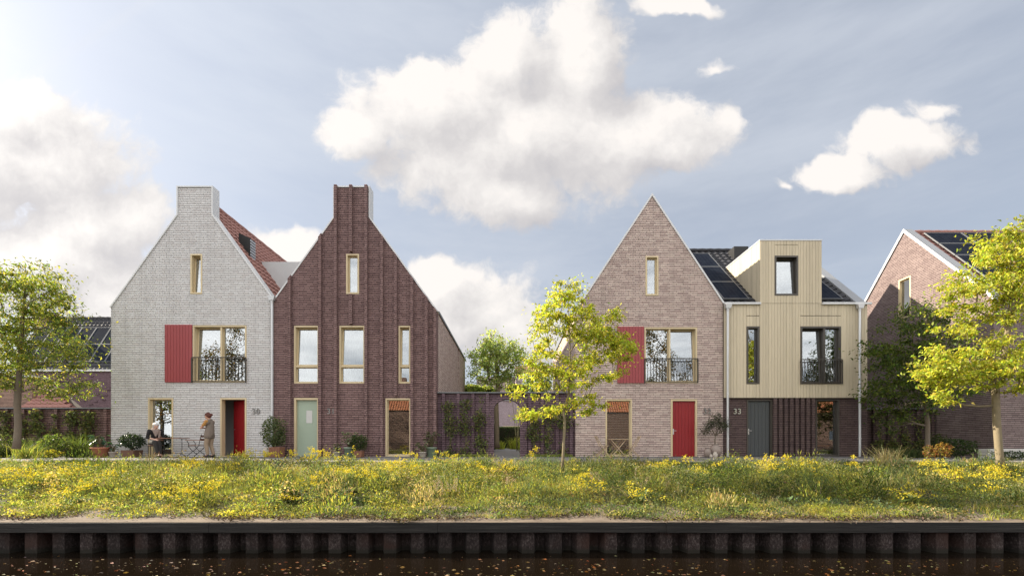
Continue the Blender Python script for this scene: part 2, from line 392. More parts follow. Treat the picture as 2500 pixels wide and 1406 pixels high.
M['green_pot'] = plain('sage_glazed_pot', (0.20,0.26,0.19), 0.4, var=0.08, scale=6)
M['vase'] = plain('grey_brown_stoneware', (0.25,0.20,0.17), 0.45, var=0.25, scale=7)
M['corten'] = plain('rust_steel', (0.14,0.075,0.05), 0.7, var=0.3, scale=7)
M['slat_wood'] = plain('planter_wood', (0.22,0.10,0.06), 0.7, var=0.25, scale=12)
M['teak'] = plain('weathered_teak', (0.42,0.31,0.20), 0.7, var=0.18, scale=10)
M['table_wood'] = plain('varnished_slats', (0.24,0.12,0.08), 0.55, var=0.2, scale=14)
M['soil'] = plain('soil', (0.045,0.032,0.022), 0.95, var=0.4, scale=6, bmp=0.6)
M['bark'] = plain('pale_bark', (0.20,0.16,0.10), 0.9, var=0.35, scale=11, bmp=0.5)
M['bark_dark'] = plain('grey_bark', (0.15,0.12,0.09), 0.9, var=0.35, scale=11, bmp=0.5)
M['stem'] = plain('green_stem', (0.10,0.09,0.04), 0.8, var=0.2, scale=9)
M['leaf'] = leaf_mat('leaf', 0.5, 0.58, 1.12)
M['leaf_gloss'] = leaf_mat('glossy_leaf', 0.3, 0.25)
M['grass'] = leaf_mat('grass_blade', 0.55, 0.42)
M['petal'] = leaf_mat('petal', 0.7, 0.35)
M['stone'] = plain('pale_stone', (0.50,0.48,0.45), 0.8, var=0.15, scale=3, bmp=0.2)

# photovoltaic cells: blue-black wafers, thin pale wires
m, nt, b = new_mat('solar_cells', (0.012,0.015,0.022), 0.6, 0.0, 0.0); b.inputs['IOR'].default_value = 1.12; b.inputs['Specular IOR Level'].default_value = 0.1
br = n_new(nt, 'ShaderNodeTexBrick', offset=0.0, i={'Vector': uvco(nt), 'Color1': (0.010,0.013,0.022,1), 'Color2': (0.016,0.02,0.03,1), 'Mortar': (0.035,0.04,0.05,1), 'Scale': 1.0, 'Mortar Size': 0.005, 'Brick Width': 0.165, 'Row Height': 0.125})
nt.links.new(br.outputs['Color'], b.inputs['Base Color']); M['cells'] = m
# ---------------------------------------------------------------- ground, path, bank, water, quay
def vnoise(x, y, seed=0):
    """smooth value noise on numpy arrays, 0..1"""
    x = np.asarray(x, dtype=float); y = np.asarray(y, dtype=float)
    xi = np.floor(x).astype(np.int64); yi = np.floor(y).astype(np.int64); fx = x-xi; fy = y-yi
    fx = fx*fx*(3-2*fx); fy = fy*fy*(3-2*fy)
    def h(a, b):
        n = (a*374761393 + b*668265263 + seed*1274126177) & 0x7fffffff
        n = ((n ^ (n >> 13)) * 1274126177) & 0x7fffffff
        return ((n ^ (n >> 16)) & 0xffff)/65535.0
    return (h(xi,yi)*(1-fx)+h(xi+1,yi)*fx)*(1-fy) + (h(xi,yi+1)*(1-fx)+h(xi+1,yi+1)*fx)*fy
def fbm(x, y, seed=0, o=4):
    s = 0; a = 0.5; t = 0
    for k in range(o): s = s + a*vnoise(x*2**k, y*2**k, seed+k*17); t += a; a *= 0.55
    return s/t
CAPZ, WATZ = -0.84, -1.39
BT, BB = -4.75, -9.62          # top and foot of the bank (y)
def bank_z(x, y):
    t = np.clip((BT - np.asarray(y, dtype=float))/(BT-BB), 0, 1)
    n = (fbm(np.asarray(x)*0.55, np.asarray(y)*0.9, 3)-0.5)*0.42*np.sin(np.pi*np.clip(t,0,1))
    return -0.13*np.clip(t*14, 0, 1) + (CAPZ+0.03+0.13)*(t*0.72 + 0.28*t*t*(3-2*t)) + n

def grid_mesh(xs, ys, zf):
    X, Y = np.meshgrid(xs, ys); Z = zf(X, Y); V = np.stack([X, Y, Z], -1).reshape(-1, 3)
    nx, ny = len(xs), len(ys); i = np.arange((ny-1)*nx).reshape(ny-1, nx)[:, :-1].ravel()
    T = np.concatenate([np.stack([i, i+1, i+nx+1], 1), np.stack([i, i+nx+1, i+nx], 1)])
    return V, T

m, nt, b = new_mat('ground_soil', (0.05,0.045,0.02), 0.95)
no = n_new(nt, 'ShaderNodeTexNoise', i={'Vector': objco(nt), 'Scale': 1.3, 'Detail': 8.0, 'Roughness': 0.65})
nt.links.new(n_ramp(nt, no.outputs[0], [(0.3, (0.035,0.028,0.018)), (0.5, (0.055,0.055,0.02)), (0.7, (0.10,0.085,0.035))]), b.inputs['Base Color'])
bump(nt, b, no.outputs[0], 0.8, 0.05); M['ground'] = m
m, nt, b = new_mat('paving', (0.2,0.19,0.18), 0.85, 0, 0.25)
br = n_new(nt, 'ShaderNodeTexBrick', offset=0.5, i={'Vector': uvco(nt), 'Color1': (0.235,0.22,0.205,1), 'Color2': (0.18,0.165,0.155,1), 'Mortar': (0.09,0.085,0.075,1), 'Scale': 1.0, 'Mortar Size': 0.006, 'Brick Width': 0.21, 'Row Height': 0.07})
no = n_new(nt, 'ShaderNodeTexNoise', i={'Vector': objco(nt), 'Scale': 0.8, 'Detail': 7.0})
s_ = n_vmath(nt, 'SCALE', br.outputs['Color']); nt.links.new(n_math(nt, 'MULTIPLY_ADD', no.outputs[0], 0.7, 0.65), s_.inputs['Scale'])
nt.links.new(s_.outputs[0], b.inputs['Base Color']); bump(nt, b, br.outputs['Fac'], 0.4, -0.006); M['paving'] = m
m, nt, b = new_mat('sand', (0.42,0.33,0.22), 0.95, 0, 0.2)
no = n_new(nt, 'ShaderNodeTexNoise', i={'Vector': n_vmath(nt, 'MULTIPLY', objco(nt), (0.9, 4, 4)).outputs[0], 'Scale': 1.6, 'Detail': 8.0, 'Roughness': 0.7})
nt.links.new(n_ramp(nt, no.outputs[0], [(0.3, (0.10,0.078,0.06)), (0.5, (0.165,0.13,0.10)), (0.72, (0.22,0.18,0.135))]), b.inputs['Base Color'])
bump(nt, b, no.outputs[0], 0.6, 0.03); M['sand'] = m
m, nt, b = new_mat('tarred_timber', (0.022,0.02,0.018), 0.7, 0, 0.3)
no = n_new(nt, 'ShaderNodeTexNoise', i={'Vector': n_vmath(nt, 'MULTIPLY', objco(nt), (1.2, 30, 40)).outputs[0], 'Scale': 1.0, 'Detail': 6.0, 'Roughness': 0.7})
nt.links.new(n_ramp(nt, no.outputs[0], [(0.3, (0.006,0.0055,0.005)), (0.55, (0.019,0.017,0.015)), (0.75, (0.042,0.038,0.033))]), b.inputs['Base Color'])
bump(nt, b, no.outputs[0], 0.9, 0.012); M['tar'] = m
m, nt, b = new_mat('rusty_sheet', (0.08,0.06,0.055), 0.85, 0.1, 0.25)
no = n_new(nt, 'ShaderNodeTexNoise', i={'Vector': n_vmath(nt, 'MULTIPLY', objco(nt), (14, 14, 8)).outputs[0], 'Scale': 2.4, 'Detail': 7.0, 'Roughness': 0.75})
n3 = n_new(nt, 'ShaderNodeTexNoise', i={'Vector': objco(nt), 'Scale': 1.1, 'Detail': 3.0})
c_ = n_ramp(nt, no.outputs[0], [(0.36, (0.015,0.009,0.008)), (0.5, (0.036,0.024,0.022)), (0.60, (0.095,0.075,0.07)), (0.72, (0.20,0.17,0.16))])
c_ = n_mix(nt, n_smooth(nt, n3.outputs[0], 0.5, 0.7), c_, (0.04,0.017,0.011), 'MIX')
nt.links.new(n_mix(nt, 0.25, c_, n_ramp(nt, no.outputs[0], [(0.3, (0.015,0.01,0.01)), (0.7, (0.085,0.066,0.062))])), b.inputs['Base Color']); bump(nt, b, no.outputs[0], 0.9, 0.008); M['rust'] = m
lk = b.inputs['Base Color'].links[0].from_socket; g_ = n_new(nt, 'ShaderNodeNewGeometry'); sp_ = n_new(nt, 'ShaderNodeSeparateXYZ', i={0: g_.outputs['Position']})
wet = n_smooth(nt, n_math(nt, 'ADD', sp_.outputs[2], n_math(nt, 'MULTIPLY', no.outputs[0], 0.08)), WATZ+.16, WATZ+.08)      # stain up to the usual water level
pw_ = n_new(nt, 'ShaderNodeTexWhiteNoise', noise_dimensions='1D', i={'W': n_math(nt, 'FLOOR', n_math(nt, 'DIVIDE', sp_.outputs[0], 0.4875))})
sc_ = n_vmath(nt, 'SCALE', n_mix(nt, wet, lk, (0.022, 0.019, 0.014))); nt.links.new(n_math(nt, 'MULTIPLY_ADD', pw_.outputs[0], 0.4, 0.48), sc_.inputs['Scale']); nt.links.new(sc_.outputs[0], b.inputs['Base Color'])
m, nt, b = new_mat('canal_water', (0.008,0.0055,0.0035), 0.03, 0, 0.5)
b.inputs['IOR'].default_value = 1.33
no = n_new(nt, 'ShaderNodeTexNoise', i={'Vector': n_vmath(nt, 'MULTIPLY', objco(nt), (1.0, 2.2, 1)).outputs[0], 'Scale': 5.0, 'Detail': 3.0, 'Distortion': 0.4})
bump(nt, b, no.outputs[0], 0.10, 0.01); M['water'] = m

xs = np.concatenate([[-260, -120, -60, -40], np.linspace(-26, 26, 261), [40, 60, 120, 260]])
ys = np.concatenate([np.linspace(BB+0.05, BT+0.05, 60), [0.0, 20, 60, 140, 420]])
V, T = grid_mesh(xs, ys, lambda X, Y: np.where(Y < BT+0.05, bank_z(X, np.minimum(Y, BT)), np.where(Y > 0.5, -0.004, -0.05)))
tag(fast_mesh('ground', V, T, M['ground'], smooth=True), 'dark soil of the planted canal bank and the gardens', 'ground', kind='structure')
mb = MB().box(-60, BT+0.08, -0.2, 60, -0.62, 0.0)
tag(mb.build('path', M['paving']), 'grey clinker path along the house fronts', 'path', kind='structure')
mb = MB().box(-15.79, -0.62, -0.2, 13.94, 0.0, 0.012); mb.v = [(x, y, z) for x, y, z in mb.v]
M['stoop'] = plain('dark_paving_slabs', (0.10,0.10,0.105), 0.8, var=0.15, scale=2)
tag(mb.build('pavement', M['stoop']), 'dark slab strip at the foot of the facades', 'pavement', kind='structure')
mb = MB().box(-1.35, 0.0, -0.2, 0.42, 26.0, 0.006)
M['lane'] = plain('pale_lane_paving', (0.21,0.195,0.18), 0.85, var=0.2, scale=2)
tag(mb.build('garden_path', M['lane']), 'pale paved lane running back through the arched gate', 'path', kind='structure')
V, T = grid_mesh(np.linspace(-26, 26, 300), np.linspace(-9.992, -8.75, 24), lambda X, Y: CAPZ + 0.006 + 0.07*fbm(X*1.3, Y*1.5, 5)*np.clip((Y+9.95)*2, 0, 1) + 0.10*np.clip(Y+9.6, 0, 1))
tag(fast_mesh('sand_strip', V, T, M['sand'], smooth=True), 'bare sandy strip between meadow and quay edge', 'ground', kind='structure')
mb = MB().add([(-260, -9.6, WATZ), (260, -9.6, WATZ), (260, -40, WATZ), (-260, -40, WATZ)], [(0,3,2,1)])
tag(mb.build('water', M['water']), 'almost black canal water', 'water', kind='structure')
mb = MB().box(-260, -40, -1.9, 260, -160, -0.5)
tag(mb.build('far_bank', M['ground']), 'ground across the canal', 'ground', kind='structure')

qw = thing('quay_wall', 'low quay of rusty sheet piles under a tarred timber beam', 'quay wall', (0, -9.95, WATZ))
mb = MB()
for k in range(-6, 6): e_ = random.uniform(-.008, .008); f_ = random.uniform(-.006, .002); mb.box(k*4.0-1.3, -10.0+e_, CAPZ-0.175+f_, k*4.0+2.698, -9.76, CAPZ+f_)
mb.build('cap_beam', M['tar'], qw, bevel=0.008)
mb = MB(); P = []; pit = 0.4875; x = -24.2
while x < 24:                                   # folded sheet: front flat, flank, back flat, flank
    P += [(x, -9.93), (x+0.215, -9.93), (x+0.262, -9.70), (x+0.405, -9.70)]; x += pit
vs = [(a, c, WATZ-0.6) for a, c in P] + [(a, c, CAPZ-0.12) for a, c in P] + [(a, c+0.012, WATZ-0.6) for a, c in P] + [(a, c+0.012, CAPZ-0.12) for a, c in P]
n = len(P); fs = [(i, i+1, n+i+1, n+i) for i in range(n-1)] + [(2*n+i+1, 2*n+i, 3*n+i, 3*n+i+1) for i in range(n-1)]
mb.add(vs, fs); mb.build('sheet_piling', M['rust'], qw)

# ---------------------------------------------------------------- house kit
def rect(x0, z0, x1, z1): return [(x0, z0), (x1, z0), (x1, z1), (x0, z1)]
def prect(b, D=18.0):     # photo rectangle (left, top, right, bottom) on the plane at distance D -> x0, z0, x1, z1
    return WX(b[0], D), WZ(b[3], D), WX(b[2], D), WZ(b[1], D)

def window(house, b, yf, fm, name='window', w=0.058, mull=None, trans=None, tilt=None, blind=None, curtain=None, label=None, depth=0.2, glass='glass', pane_in=0.0, fixed_w=0.028):
    """a lined opening in a facade facing -y; panes split by mullions (x) and a transom (z); tilt names the pane that is tipped in at the top"""
    x0, z0, x1, z1 = b
    f = MB(); g = 0.003
    f.ring(x0+g, z0+g, x1-g, z1-g, w, yf-0.012, yf+depth)
    xs_ = [x0+w] + sum(([q-w*0.55, q+w*0.55] for q in (mull or [])), []) + [x1-w]
    zs_ = [z0+w] + ([trans-w*0.55, trans+w*0.55] if trans else []) + [z1-w]
    for q in (mull or []): f.box(q-w*0.55, yf+0.01, z0+w, q+w*0.55, yf+depth, z1-w)
    if trans:
        for i in range(0, len(xs_), 2): f.box(xs_[i], yf+0.012, trans-w*0.55, xs_[i+1], yf+depth, trans+w*0.55)
    win = f.build(name, M[fm], house)
    if label: win['label'] = label
    k = 0
    for i in range(0, len(xs_), 2):
        for j in range(0, len(zs_), 2):
            a, c, d, e = xs_[i]+0.002, zs_[j]+0.002, xs_[i+1]-0.002, zs_[j+1]-0.002
            sh = 0.05*(1 if tilt is not None and k == tilt else 0)
            def shear(mb): mb.v = [(p[0], p[1] + sh*(p[2]-c), p[2]) for p in mb.v]
            fw = 0.05 if (tilt is not None and k == tilt) or fixed_w > 0.04 else fixed_w
            s = MB(); s.ring(a, c, d, e, fw, yf+0.11, yf+0.17); shear(s); s.build('sash', M[fm], win)
            p = MB(); p.box(a+fw-0.006, yf+0.135, c+fw-0.006, d-fw+0.006, yf+0.143, e-fw+0.006); shear(p); p.build('pane', M[glass], win)
            k += 1
    if blind:
        bm_, zb = blind; s = MB(); z = z1-w-0.03
        while z > zb: s.add([(x0+w+.03, yf+depth+.02, z), (x1-w-.03, yf+depth+.02, z), (x1-w-.03, yf+depth+.045, z+.02), (x0+w+.03, yf+depth+.045, z+.02),
                             (x0+w+.03, yf+depth+.02, z+.003), (x1-w-.03, yf+depth+.02, z+.003), (x1-w-.03, yf+depth+.045, z+.024), (x0+w+.03, yf+depth+.045, z+.024)],
                            [(0,1,2,3),(7,6,5,4),(0,4,5,1),(1,5,6,2),(2,6,7,3),(3,7,4,0)]); z -= 0.066
        s.build('blind', M[bm_], win)
    if curtain:
        s = MB(); n = 24
        for (ca, cb) in curtain:
            pts = [(x0 + (x1-x0)*(ca+(cb-ca)*i/n), yf+depth+.12+0.025*math.sin(i*1.9)) for i in range(n+1)]
            vs = [(p[0], p[1], z) for z in (z0+.03, z1-.03) for p in pts] + [(p[0], p[1]+.006, z) for z in (z0+.03, z1-.03) for p in pts]
            q = n+1; s.add(vs, [(i, i+1, q+i+1, q+i) for i in range(n)] + [(2*q+i+1, 2*q+i, 3*q+i, 3*q+i+1) for i in range(n)])
        s.build('curtain', M['curtain'], win)
    return win

def railing(house, x0, x1, z0, z1, yf, n=13, mat='rail', label=None):
    mb = MB(); mb.box(x0, yf-0.09, z1-0.035, x1, yf-0.045, z1)
    mb.box(x0, yf-0.075, z0+0.02, x1, yf-0.055, z0+0.045)
    for x in (x0, x1): mb.box(x-0.02, yf-0.085, z0-0.02, x+0.02, yf-0.05, z1-0.036); mb.box(x-0.02, yf-0.05, z1-0.12, x+0.02, yf+0.01, z1-0.09)
    r = mb.build('balcony_railing', M[mat], house)
    if label: r['label'] = label
    for i in range(1, n+1):
        x = x0 + (x1-x0)*i/(n+1)
        MB().box(x-0.008, yf-0.0735, z0+0.046, x+0.008, yf-0.0575, z1-0.036).build('baluster', M[mat], r)
    return r

def number(house, txt, px, py, yf, size=0.30, mat='number'):
    c = bpy.data.curves.new('house_number', 'FONT'); c.body = txt; c.size = size; c.extrude = 0.012; c.offset = 0.003; c.space_character = 1.12
    t = bpy.data.objects.new('house_number', c); COL.objects.link(t)
    me = bpy.data.meshes.new_from_object(t.evaluated_get(bpy.context.evaluated_depsgraph_get()))
    bpy.data.objects.remove(t); bpy.data.curves.remove(c)
    o = bpy.data.objects.new('house_number', me); COL.objects.link(o); me.materials.clear(); me.materials.append(M[mat])
    o.parent = house; o.location = Vector((WX(px), yf-0.03, WZ(py))) - house.location; o.rotation_euler = (math.pi/2, 0, 0)
    o['label'] = 'metal house number ' + txt
    return o

def door_handle(door, x, z, y):
    h = MB(); h.box(x-0.022, y-0.012, z-0.11, x+0.022, y, z+0.11); h.tube([(x, y-0.012, z+0.03), (x, y-0.06, z+0.03), (x+0.1, y-0.06, z+0.03)], 0.011, 8)
    h.tube([(x, y-0.012, z-0.06), (x, y-0.03, z-0.06)], 0.014, 8)
    return h.build('handle', M['steel'], door)

def plank_door(house, x0, z0, x1, z1, y, mat, n=7, th=0.05, name='door'):
    d = MB(); d.box(x0, y+0.012, z0, x1, y+th, z1); w = (x1-x0)/n
    for i in range(n): d.box(x0+i*w+0.005, y, z0+0.003, x0+(i+1)*w-0.005, y+0.0115, z1-0.003)
    return d.build(name, M[mat], house)

def downpipe(house, x, y, z0, z1, left=False):
    p = MB(); p.tube([(x, y, z0), (x, y, z1-0.30)], 0.043, 12); p.tube([(x, y, z1-0.30), (x, y, z1-0.18)], [0.045, 0.06], 12)
    p.add([(x-.09,y-.08,z1-.18),(x+.09,y-.08,z1-.18),(x+.09,y+.05,z1-.18),(x-.09,y+.05,z1-.18),(x-.13,y-.10,z1-.02),(x+.13,y-.10,z1-.02),(x+.13,y+.05,z1-.02),(x-.13,y+.05,z1-.02)],
          [(0,3,2,1),(4,5,6,7),(0,1,5,4),(1,2,6,5),(2,3,7,6),(3,0,4,7)])
    b_ = p; p.mi = 1
    for z in np.arange(z0+0.7, z1-0.5, 1.75): b_.lathe([(0.05, z-.02), (0.052, z-.018), (0.052, z+.018), (0.05, z+.02)], (x, y, 0), 12); b_.box(x-0.012, y, z-0.012, x+0.012, y+0.09, z+0.012)
    return p.build('downpipe', [M['pipe'], M['steel']], house)

def pantile(mb, o, ux, us, n, Wd, Sl, tw=0.30, th=0.34, amp=0.032, k=8):
    """overlapping S-profile roof tiles as one rippled, stepped sheet"""
    o, ux, us, n = (np.array(q, float) for q in (o, ux, us, n))
    nx = max(2, int(Wd/tw*k)); rows = int(math.ceil(Sl/th))
    ss = []; hh = []
    for r in range(rows):
        s0, s1 = r*th, min((r+1)*th, Sl)
        ss += [s0+0.001, s1]; hh += [0.04, 0.0]
    xs_ = np.linspace(0, Wd, nx+1); ph = (xs_/tw) % 1.0
    prof = amp*(np.where(ph < 0.62, np.sin(ph/0.62*np.pi)*1.0, -0.35*np.sin((ph-0.62)/0.38*np.pi)))
    V = [tuple(o + ux*x + us*s + n*(p+h)) for s, h in zip(ss, hh) for x, p in zip(xs_, prof)]
    q = nx+1; fs = [(j*q+i, j*q+i+1, (j+1)*q+i+1, (j+1)*q+i) for j in range(len(ss)-1) for i in range(nx)]
    mb.add(V, fs); return mb

def board_strip(mb, u0, u1, w, y0, y1, spans, axis='y', gap=0.008):
    """vertical boards between u0 and u1; spans(u) lists the (z0, z1) each board covers"""
    u = u0
    while u < u1-0.01:
        v = min(u+w, u1)
        for z0, z1 in spans((u+v)/2):
            if axis == 'y': mb.box(u+gap/2, y0, z0, v-gap/2, y1, z1)
            else: mb.box(y0, u+gap/2, z0, y1, v-gap/2, z1)
        u = v
    return mb

def coping(house, pts, y0, y1, t=0.05, mat='coping', name='coping'):
    """metal capping along a gable outline given left to right in x,z; t thick outside the outline, from y0 back to y1"""
    P = [Vector((p[0], p[1])) for p in pts]; O = []
    for i, p in enumerate(P):
        ns = []
        if i > 0: d = (p-P[i-1]).normalized(); ns.append(Vector((-d.y, d.x)))
        if i < len(P)-1: d = (P[i+1]-p).normalized(); ns.append(Vector((-d.y, d.x)))
        a = sum(ns, Vector((0,0))).normalized(); O.append(p + a*t/max(0.35, a.dot(ns[0])))
    I = [p + (p-o)*0.01 for p, o in zip(P, O)]
    return MB().plate([tuple(o) for o in O] + [tuple(i) for i in reversed(I)], [], y0, y1).build(name, M[mat], house)

def solar(house, o, ux, us, n, cols, x0, s0, w=1.02, h=1.70, gap=0.03, rows=1):
    for r in range(rows):
        for c in range(cols):
            a, s_ = x0+c*(w+gap), s0+r*(h+gap)
            p = MB(); t = 0.03
            p.obox(o, ux, us, n, a, a+w, s_, s_+t, 0.07, 0.115); p.obox(o, ux, us, n, a, a+w, s_+h-t, s_+h, 0.07, 0.115)
            p.obox(o, ux, us, n, a, a+t, s_+t, s_+h-t, 0.07, 0.115); p.obox(o, ux, us, n, a+w-t, a+w, s_+t, s_+h-t, 0.07, 0.115)
            q = p.build('solar_panel', M['panel_frame'], house)
            MB().obox(o, ux, us, n, a+t, a+w-t, s_+t, s_+h-t, 0.072, 0.108).build('solar_cells', M['cells'], q)

def shell(house, x0, x1, y0, y1, z1, mat='interior', floors=(2.75, 5.55)):
    mb = MB()
    for z in floors: mb.box(x0, y0, z-0.15, x1, y1, z+0.1)
    mb.box(x0, y0+3.2, 0.02, x1, y0+3.3, z1); mb.box(x0, y0, -0.1, x1, y1, 0.015)
    return mb.build('interior', M[mat], house)

# ================================================================ house 30, white brick
H = thing('white_brick_house', 'white brick gabled house with number 30, stepped chimney and red shutter', 'house', (-12.5, 4.0, 0))
XL, XR = WX(271), WX(668)-0.002
apx, apz, sl = WX(476), 10.45, 1.39
ch = [(WX(435), WZ(525)), (WX(435), WZ(458)), (WX(517.5), WZ(458)), (WX(517.5), WZ(525))]
el, er = apz-sl*(apx-XL), apz-sl*(XR-apx)
out = [(XL, 0), (XR, 0), (XR, er)] + ch[::-1] + [(XL, el)]
holes = [prect(q) for q in ((465, 620, 494, 718), (471, 794, 602, 933), (361.5, 971, 423, 1114.2), (537.5, 971, 602, 1114.2))]
mb = MB().plate(out, [rect(*h) for h in holes], 0, 0.30)
mb.plate([(0.30, 0), (10, 0), (10, el), (0.30, el)], [], XL, XL+0.28, 'x'); mb.plate([(XL+.28, 0), (XR, 0), (XR, er), (apx, apz-.2), (XL+.28, el)], [], 9.8, 10.0)
mb.build('wall', M['white_brick'], H)
coping(H, [(XL, el)] + ch + [(XR, er)], -0.035, 0.38)
MB().plate([(ch[0][0], ch[0][1]-.3), (ch[3][0], ch[3][1]-.3), ch[2], ch[1]], [], 0.302, 0.378).build('chimney', M['zinc'], H, )['label'] = 'zinc back of the stepped chimney'
mb = MB(); cs = 1/math.hypot(1, sl)
pantile(mb, (XL-.05, 0.385, el+.0), (0,1,0), (cs, 0, sl*cs), (-sl*cs, 0, cs), 9.6, (apx-XL)/cs)
pantile(mb, (XR, 0.385, er), (0,1,0), (-cs, 0, sl*cs), (sl*cs, 0, cs), 9.6, (XR-apx)/cs)
mb.tube([(apx, y, apz+.02) for y in np.arange(0.39, 10.01, 0.4)], [0.085+0.012*(i%2) for i in range(len(np.arange(0.39, 10.01, 0.4)))], 10)
mb.build('roof', M['red_tile'], H)
vx, vz = -11.2, 10.45-1.39*1.3
rv = MB(); rv.plate([(vx-.16, vz-.1), (vx+.30, vz-.55), (vx+.30, vz+.42), (vx-.16, vz+.62)], [], 1.0, 1.42)
rv = rv.build('roof_vent', M['black'], H)
lv = MB()
for k in range(7): lv.box(vx+.302, 1.03, vz-.40+k*.115, vx+.325, 1.39, vz-.33+k*.115)
lv.build('louvre', M['zinc'], rv)
s = MB(); s.box(WX(404), -0.03, WZ(933), WX(470), -0.003, WZ(793)); w_ = (WX(470)-WX(404))/9
for k in range(9): s.box(WX(404)+k*w_+.005, -0.048, WZ(933), WX(404)+(k+1)*w_-.005, -0.0305, WZ(793))
s.mi = 1
for z in np.arange(WZ(931), WZ(795), 0.09):
    for x in (WX(404)+.03, WX(404)+5*w_+.03, WX(404)+6.5*w_): s.box(x-.006, -.0505, z-.006, x+.006, -.0482, z+.006)
s.build('shutter', [M['shutter'], M['black']], H)
window(H, holes[0], 0, 'beige', tilt=0, label='narrow tilted attic window')
window(H, holes[1], 0, 'beige', mull=[WX(539.5)], tilt=0, label='wide first floor window with two panes')
railing(H, WX(471), WX(602), WZ(933), WZ(872), 0, 15)
window(H, holes[2], 0, 'beige', label='tall ground floor window down to the pavement')
x0, z0, x1, z1 = holes[3]
df = MB().ring(x0+.003, z0, x1-.003, z1-.003, 0.062, -0.012, 0.22, bottom=0); df.box(x0+.065, 0.0, z0-.01, x1-.065, 0.22, z0+.02)
df = df.build('door_frame', M['beige'], H)
dm = MB(); hx, hy = x1-0.066, 0.2; wd = x1-x0-.13
u = Vector((math.cos(math.radians(150)), math.sin(math.radians(150)), 0)); nn = Vector((u.y, -u.x, 0))
dm.obox((hx, hy, z0+.02), u, (0,0,1), -nn, 0, wd, 0, z1-z0-.09, 0, 0.04)
for k in range(7): dm.obox((hx, hy, z0+.02), u, (0,0,1), -nn, k*wd/7+.004, (k+1)*wd/7-.004, .01, z1-z0-.1, 0.0402, 0.05)
dm = dm.build('door', M['red_door'], H); dm['label'] = 'red plank door standing open'
hb = MB(); q = Vector((hx, hy, z0+1.08)) + u*(wd-.07) - nn*0.052
hb.tube([q, q-nn*.05, q-nn*.05-u*.11], 0.011, 8); hb.build('handle', M['steel'], dm)
number(H, '30', 616, 1010, 0)
shell(H, XL+.3, XR-.02, 0.32, 9.7, 5.5)
MB().box(x0-.9, 1.5, .016, x1+.6, 1.56, 2.59).build('hall_wall', M['curtain'], H)
downpipe(H, WX(666.5), -0.07, 0.02, WZ(724))

# ================================================================ house 31, purple brick with ribs
H = thing('purple_brick_house', 'purple brick gabled house with vertical ribs, chimney and mint door 31', 'house', (-6.2, 4.0, 0))
XL, XR = WX(668), WX(1067)
apx, apz, sl = WX(858.7), 10.31, 1.37
ch = [(WX(817), WZ(531)), (WX(817), WZ(458)), (WX(900.5), WZ(458)), (WX(900.5), WZ(531))]
el, er = apz-sl*(apx-XL), apz-sl*(XR-apx)
out = [(XL, 0), (XR, 0), (XR, er)] + ch[::-1] + [(XL, el)]
holes = [prect(q) for q in ((845, 620, 877, 718), (718, 795, 779, 936), (828.5, 795, 891, 936), (973, 795, 1003, 936), (941, 972, 1003, 1114.2), (718, 971, 779, 1114.2))]
mb = MB().plate(out, [rect(*h) for h in holes], 0, 0.30)
mb.plate([(XL+.28, 0), (XR-.28, 0), (XR-.28, er), (apx, apz-.2), (XL+.28, el)], [], 10.5, 10.8)
slit = [(7.1-.18, WZ(932, 24.0)), (7.1+.22, WZ(932, 24.0)), (7.1+.22, WZ(843, 24.0)), (7.1-.18, WZ(843, 24.0))]
mb.plate([(0.30, 0), (10.5, 0), (10.5, el), (0.30, el)], [], XL+.002, XL+.25, 'x')
mb.build('wall', M['purple_brick'], H)
MB().plate([(0.3003, 0), (10.8, 0), (10.8, er), (0.3003, er)], [slit], XR-.28, XR, 'x').build('side_wall', M['pink_brick'], H)['label'] = 'lighter pinkish side wall'  # paler pink brick, also standing in for light falling on this side
RIB = [(706, None, None), (780, None, None), (818, None, None), (855, 457, 616), (855, 721, 792), (892, None, None), (930, None, None), (963.5, None, 967), (1003.5, None, None), (1038.5, None, None), (1059.5, None, None)]
for (px, t, bt) in RIB:
    a, c = WX(px), WX(px+7); mid = (a+c)/2
    top = lambda x: min(apz-sl*abs(x-apx), WZ(457)) if not (WX(817) <= x <= WX(900.5)) else WZ(456.5)
    z0 = 0.0 if bt is None else WZ(bt)
    zt = (top(a+.001), top(c-.001)) if t is None or t < 500 else (WZ(t), WZ(t))
    MB().plate([(a, z0), (c, z0), (c, zt[1]+.02), (a, zt[0]+.02)], [], -0.14, -0.0005).build('brick_rib', M['purple_brick'], H)
coping(H, [(XL, el)] + ch + [(XR, er)], -0.03, 0.42)
MB().plate([(ch[0][0], ch[0][1]-.3), (ch[3][0], ch[3][1]-.3), ch[2], ch[1]], [], 0.302, 0.418).build('chimney', M['zinc'], H)['label'] = 'zinc back of the chimney'
mb = MB(); cs = 1/math.hypot(1, sl)
pantile(mb, (XL, 0.425, el), (0,1,0), (cs, 0, sl*cs), (-sl*cs, 0, cs), 10.4, (apx-XL)/cs)
pantile(mb, (XR-.06, 0.425, er+.06), (0,1,0), (-cs, 0, sl*cs), (sl*cs, 0, cs), 10.4, (XR-apx)/cs)
mb.build('roof', M['dark_tile'], H)
MB().box(XR-.2, 0.3, er+.001, XR+.05, 10.85, er+.10).build('eaves_trim', M['panel_frame'], H)
MB().plate([(WX(857)-4.8, 8.46), (-9.39, 6.08), (-7.66, 8.46)], [], 2.0, 9.6).build('valley_infill', M['infill'], H)['label'] = 'grey flat roofed link in the valley beside the white house'
window(H, holes[0], 0, 'beige', label='narrow attic window', fixed_w=0.05)
for h, l, tl in ((holes[1], 'tall first floor window over the mint door', 1), (holes[2], 'tall first floor window in the middle', 1), (holes[3], 'narrow first floor window', 1)):
    window(H, h, 0, 'beige', trans=WZ(894), tilt=tl, label=l, curtain=[(0, 1)] if h is not holes[3] else None)
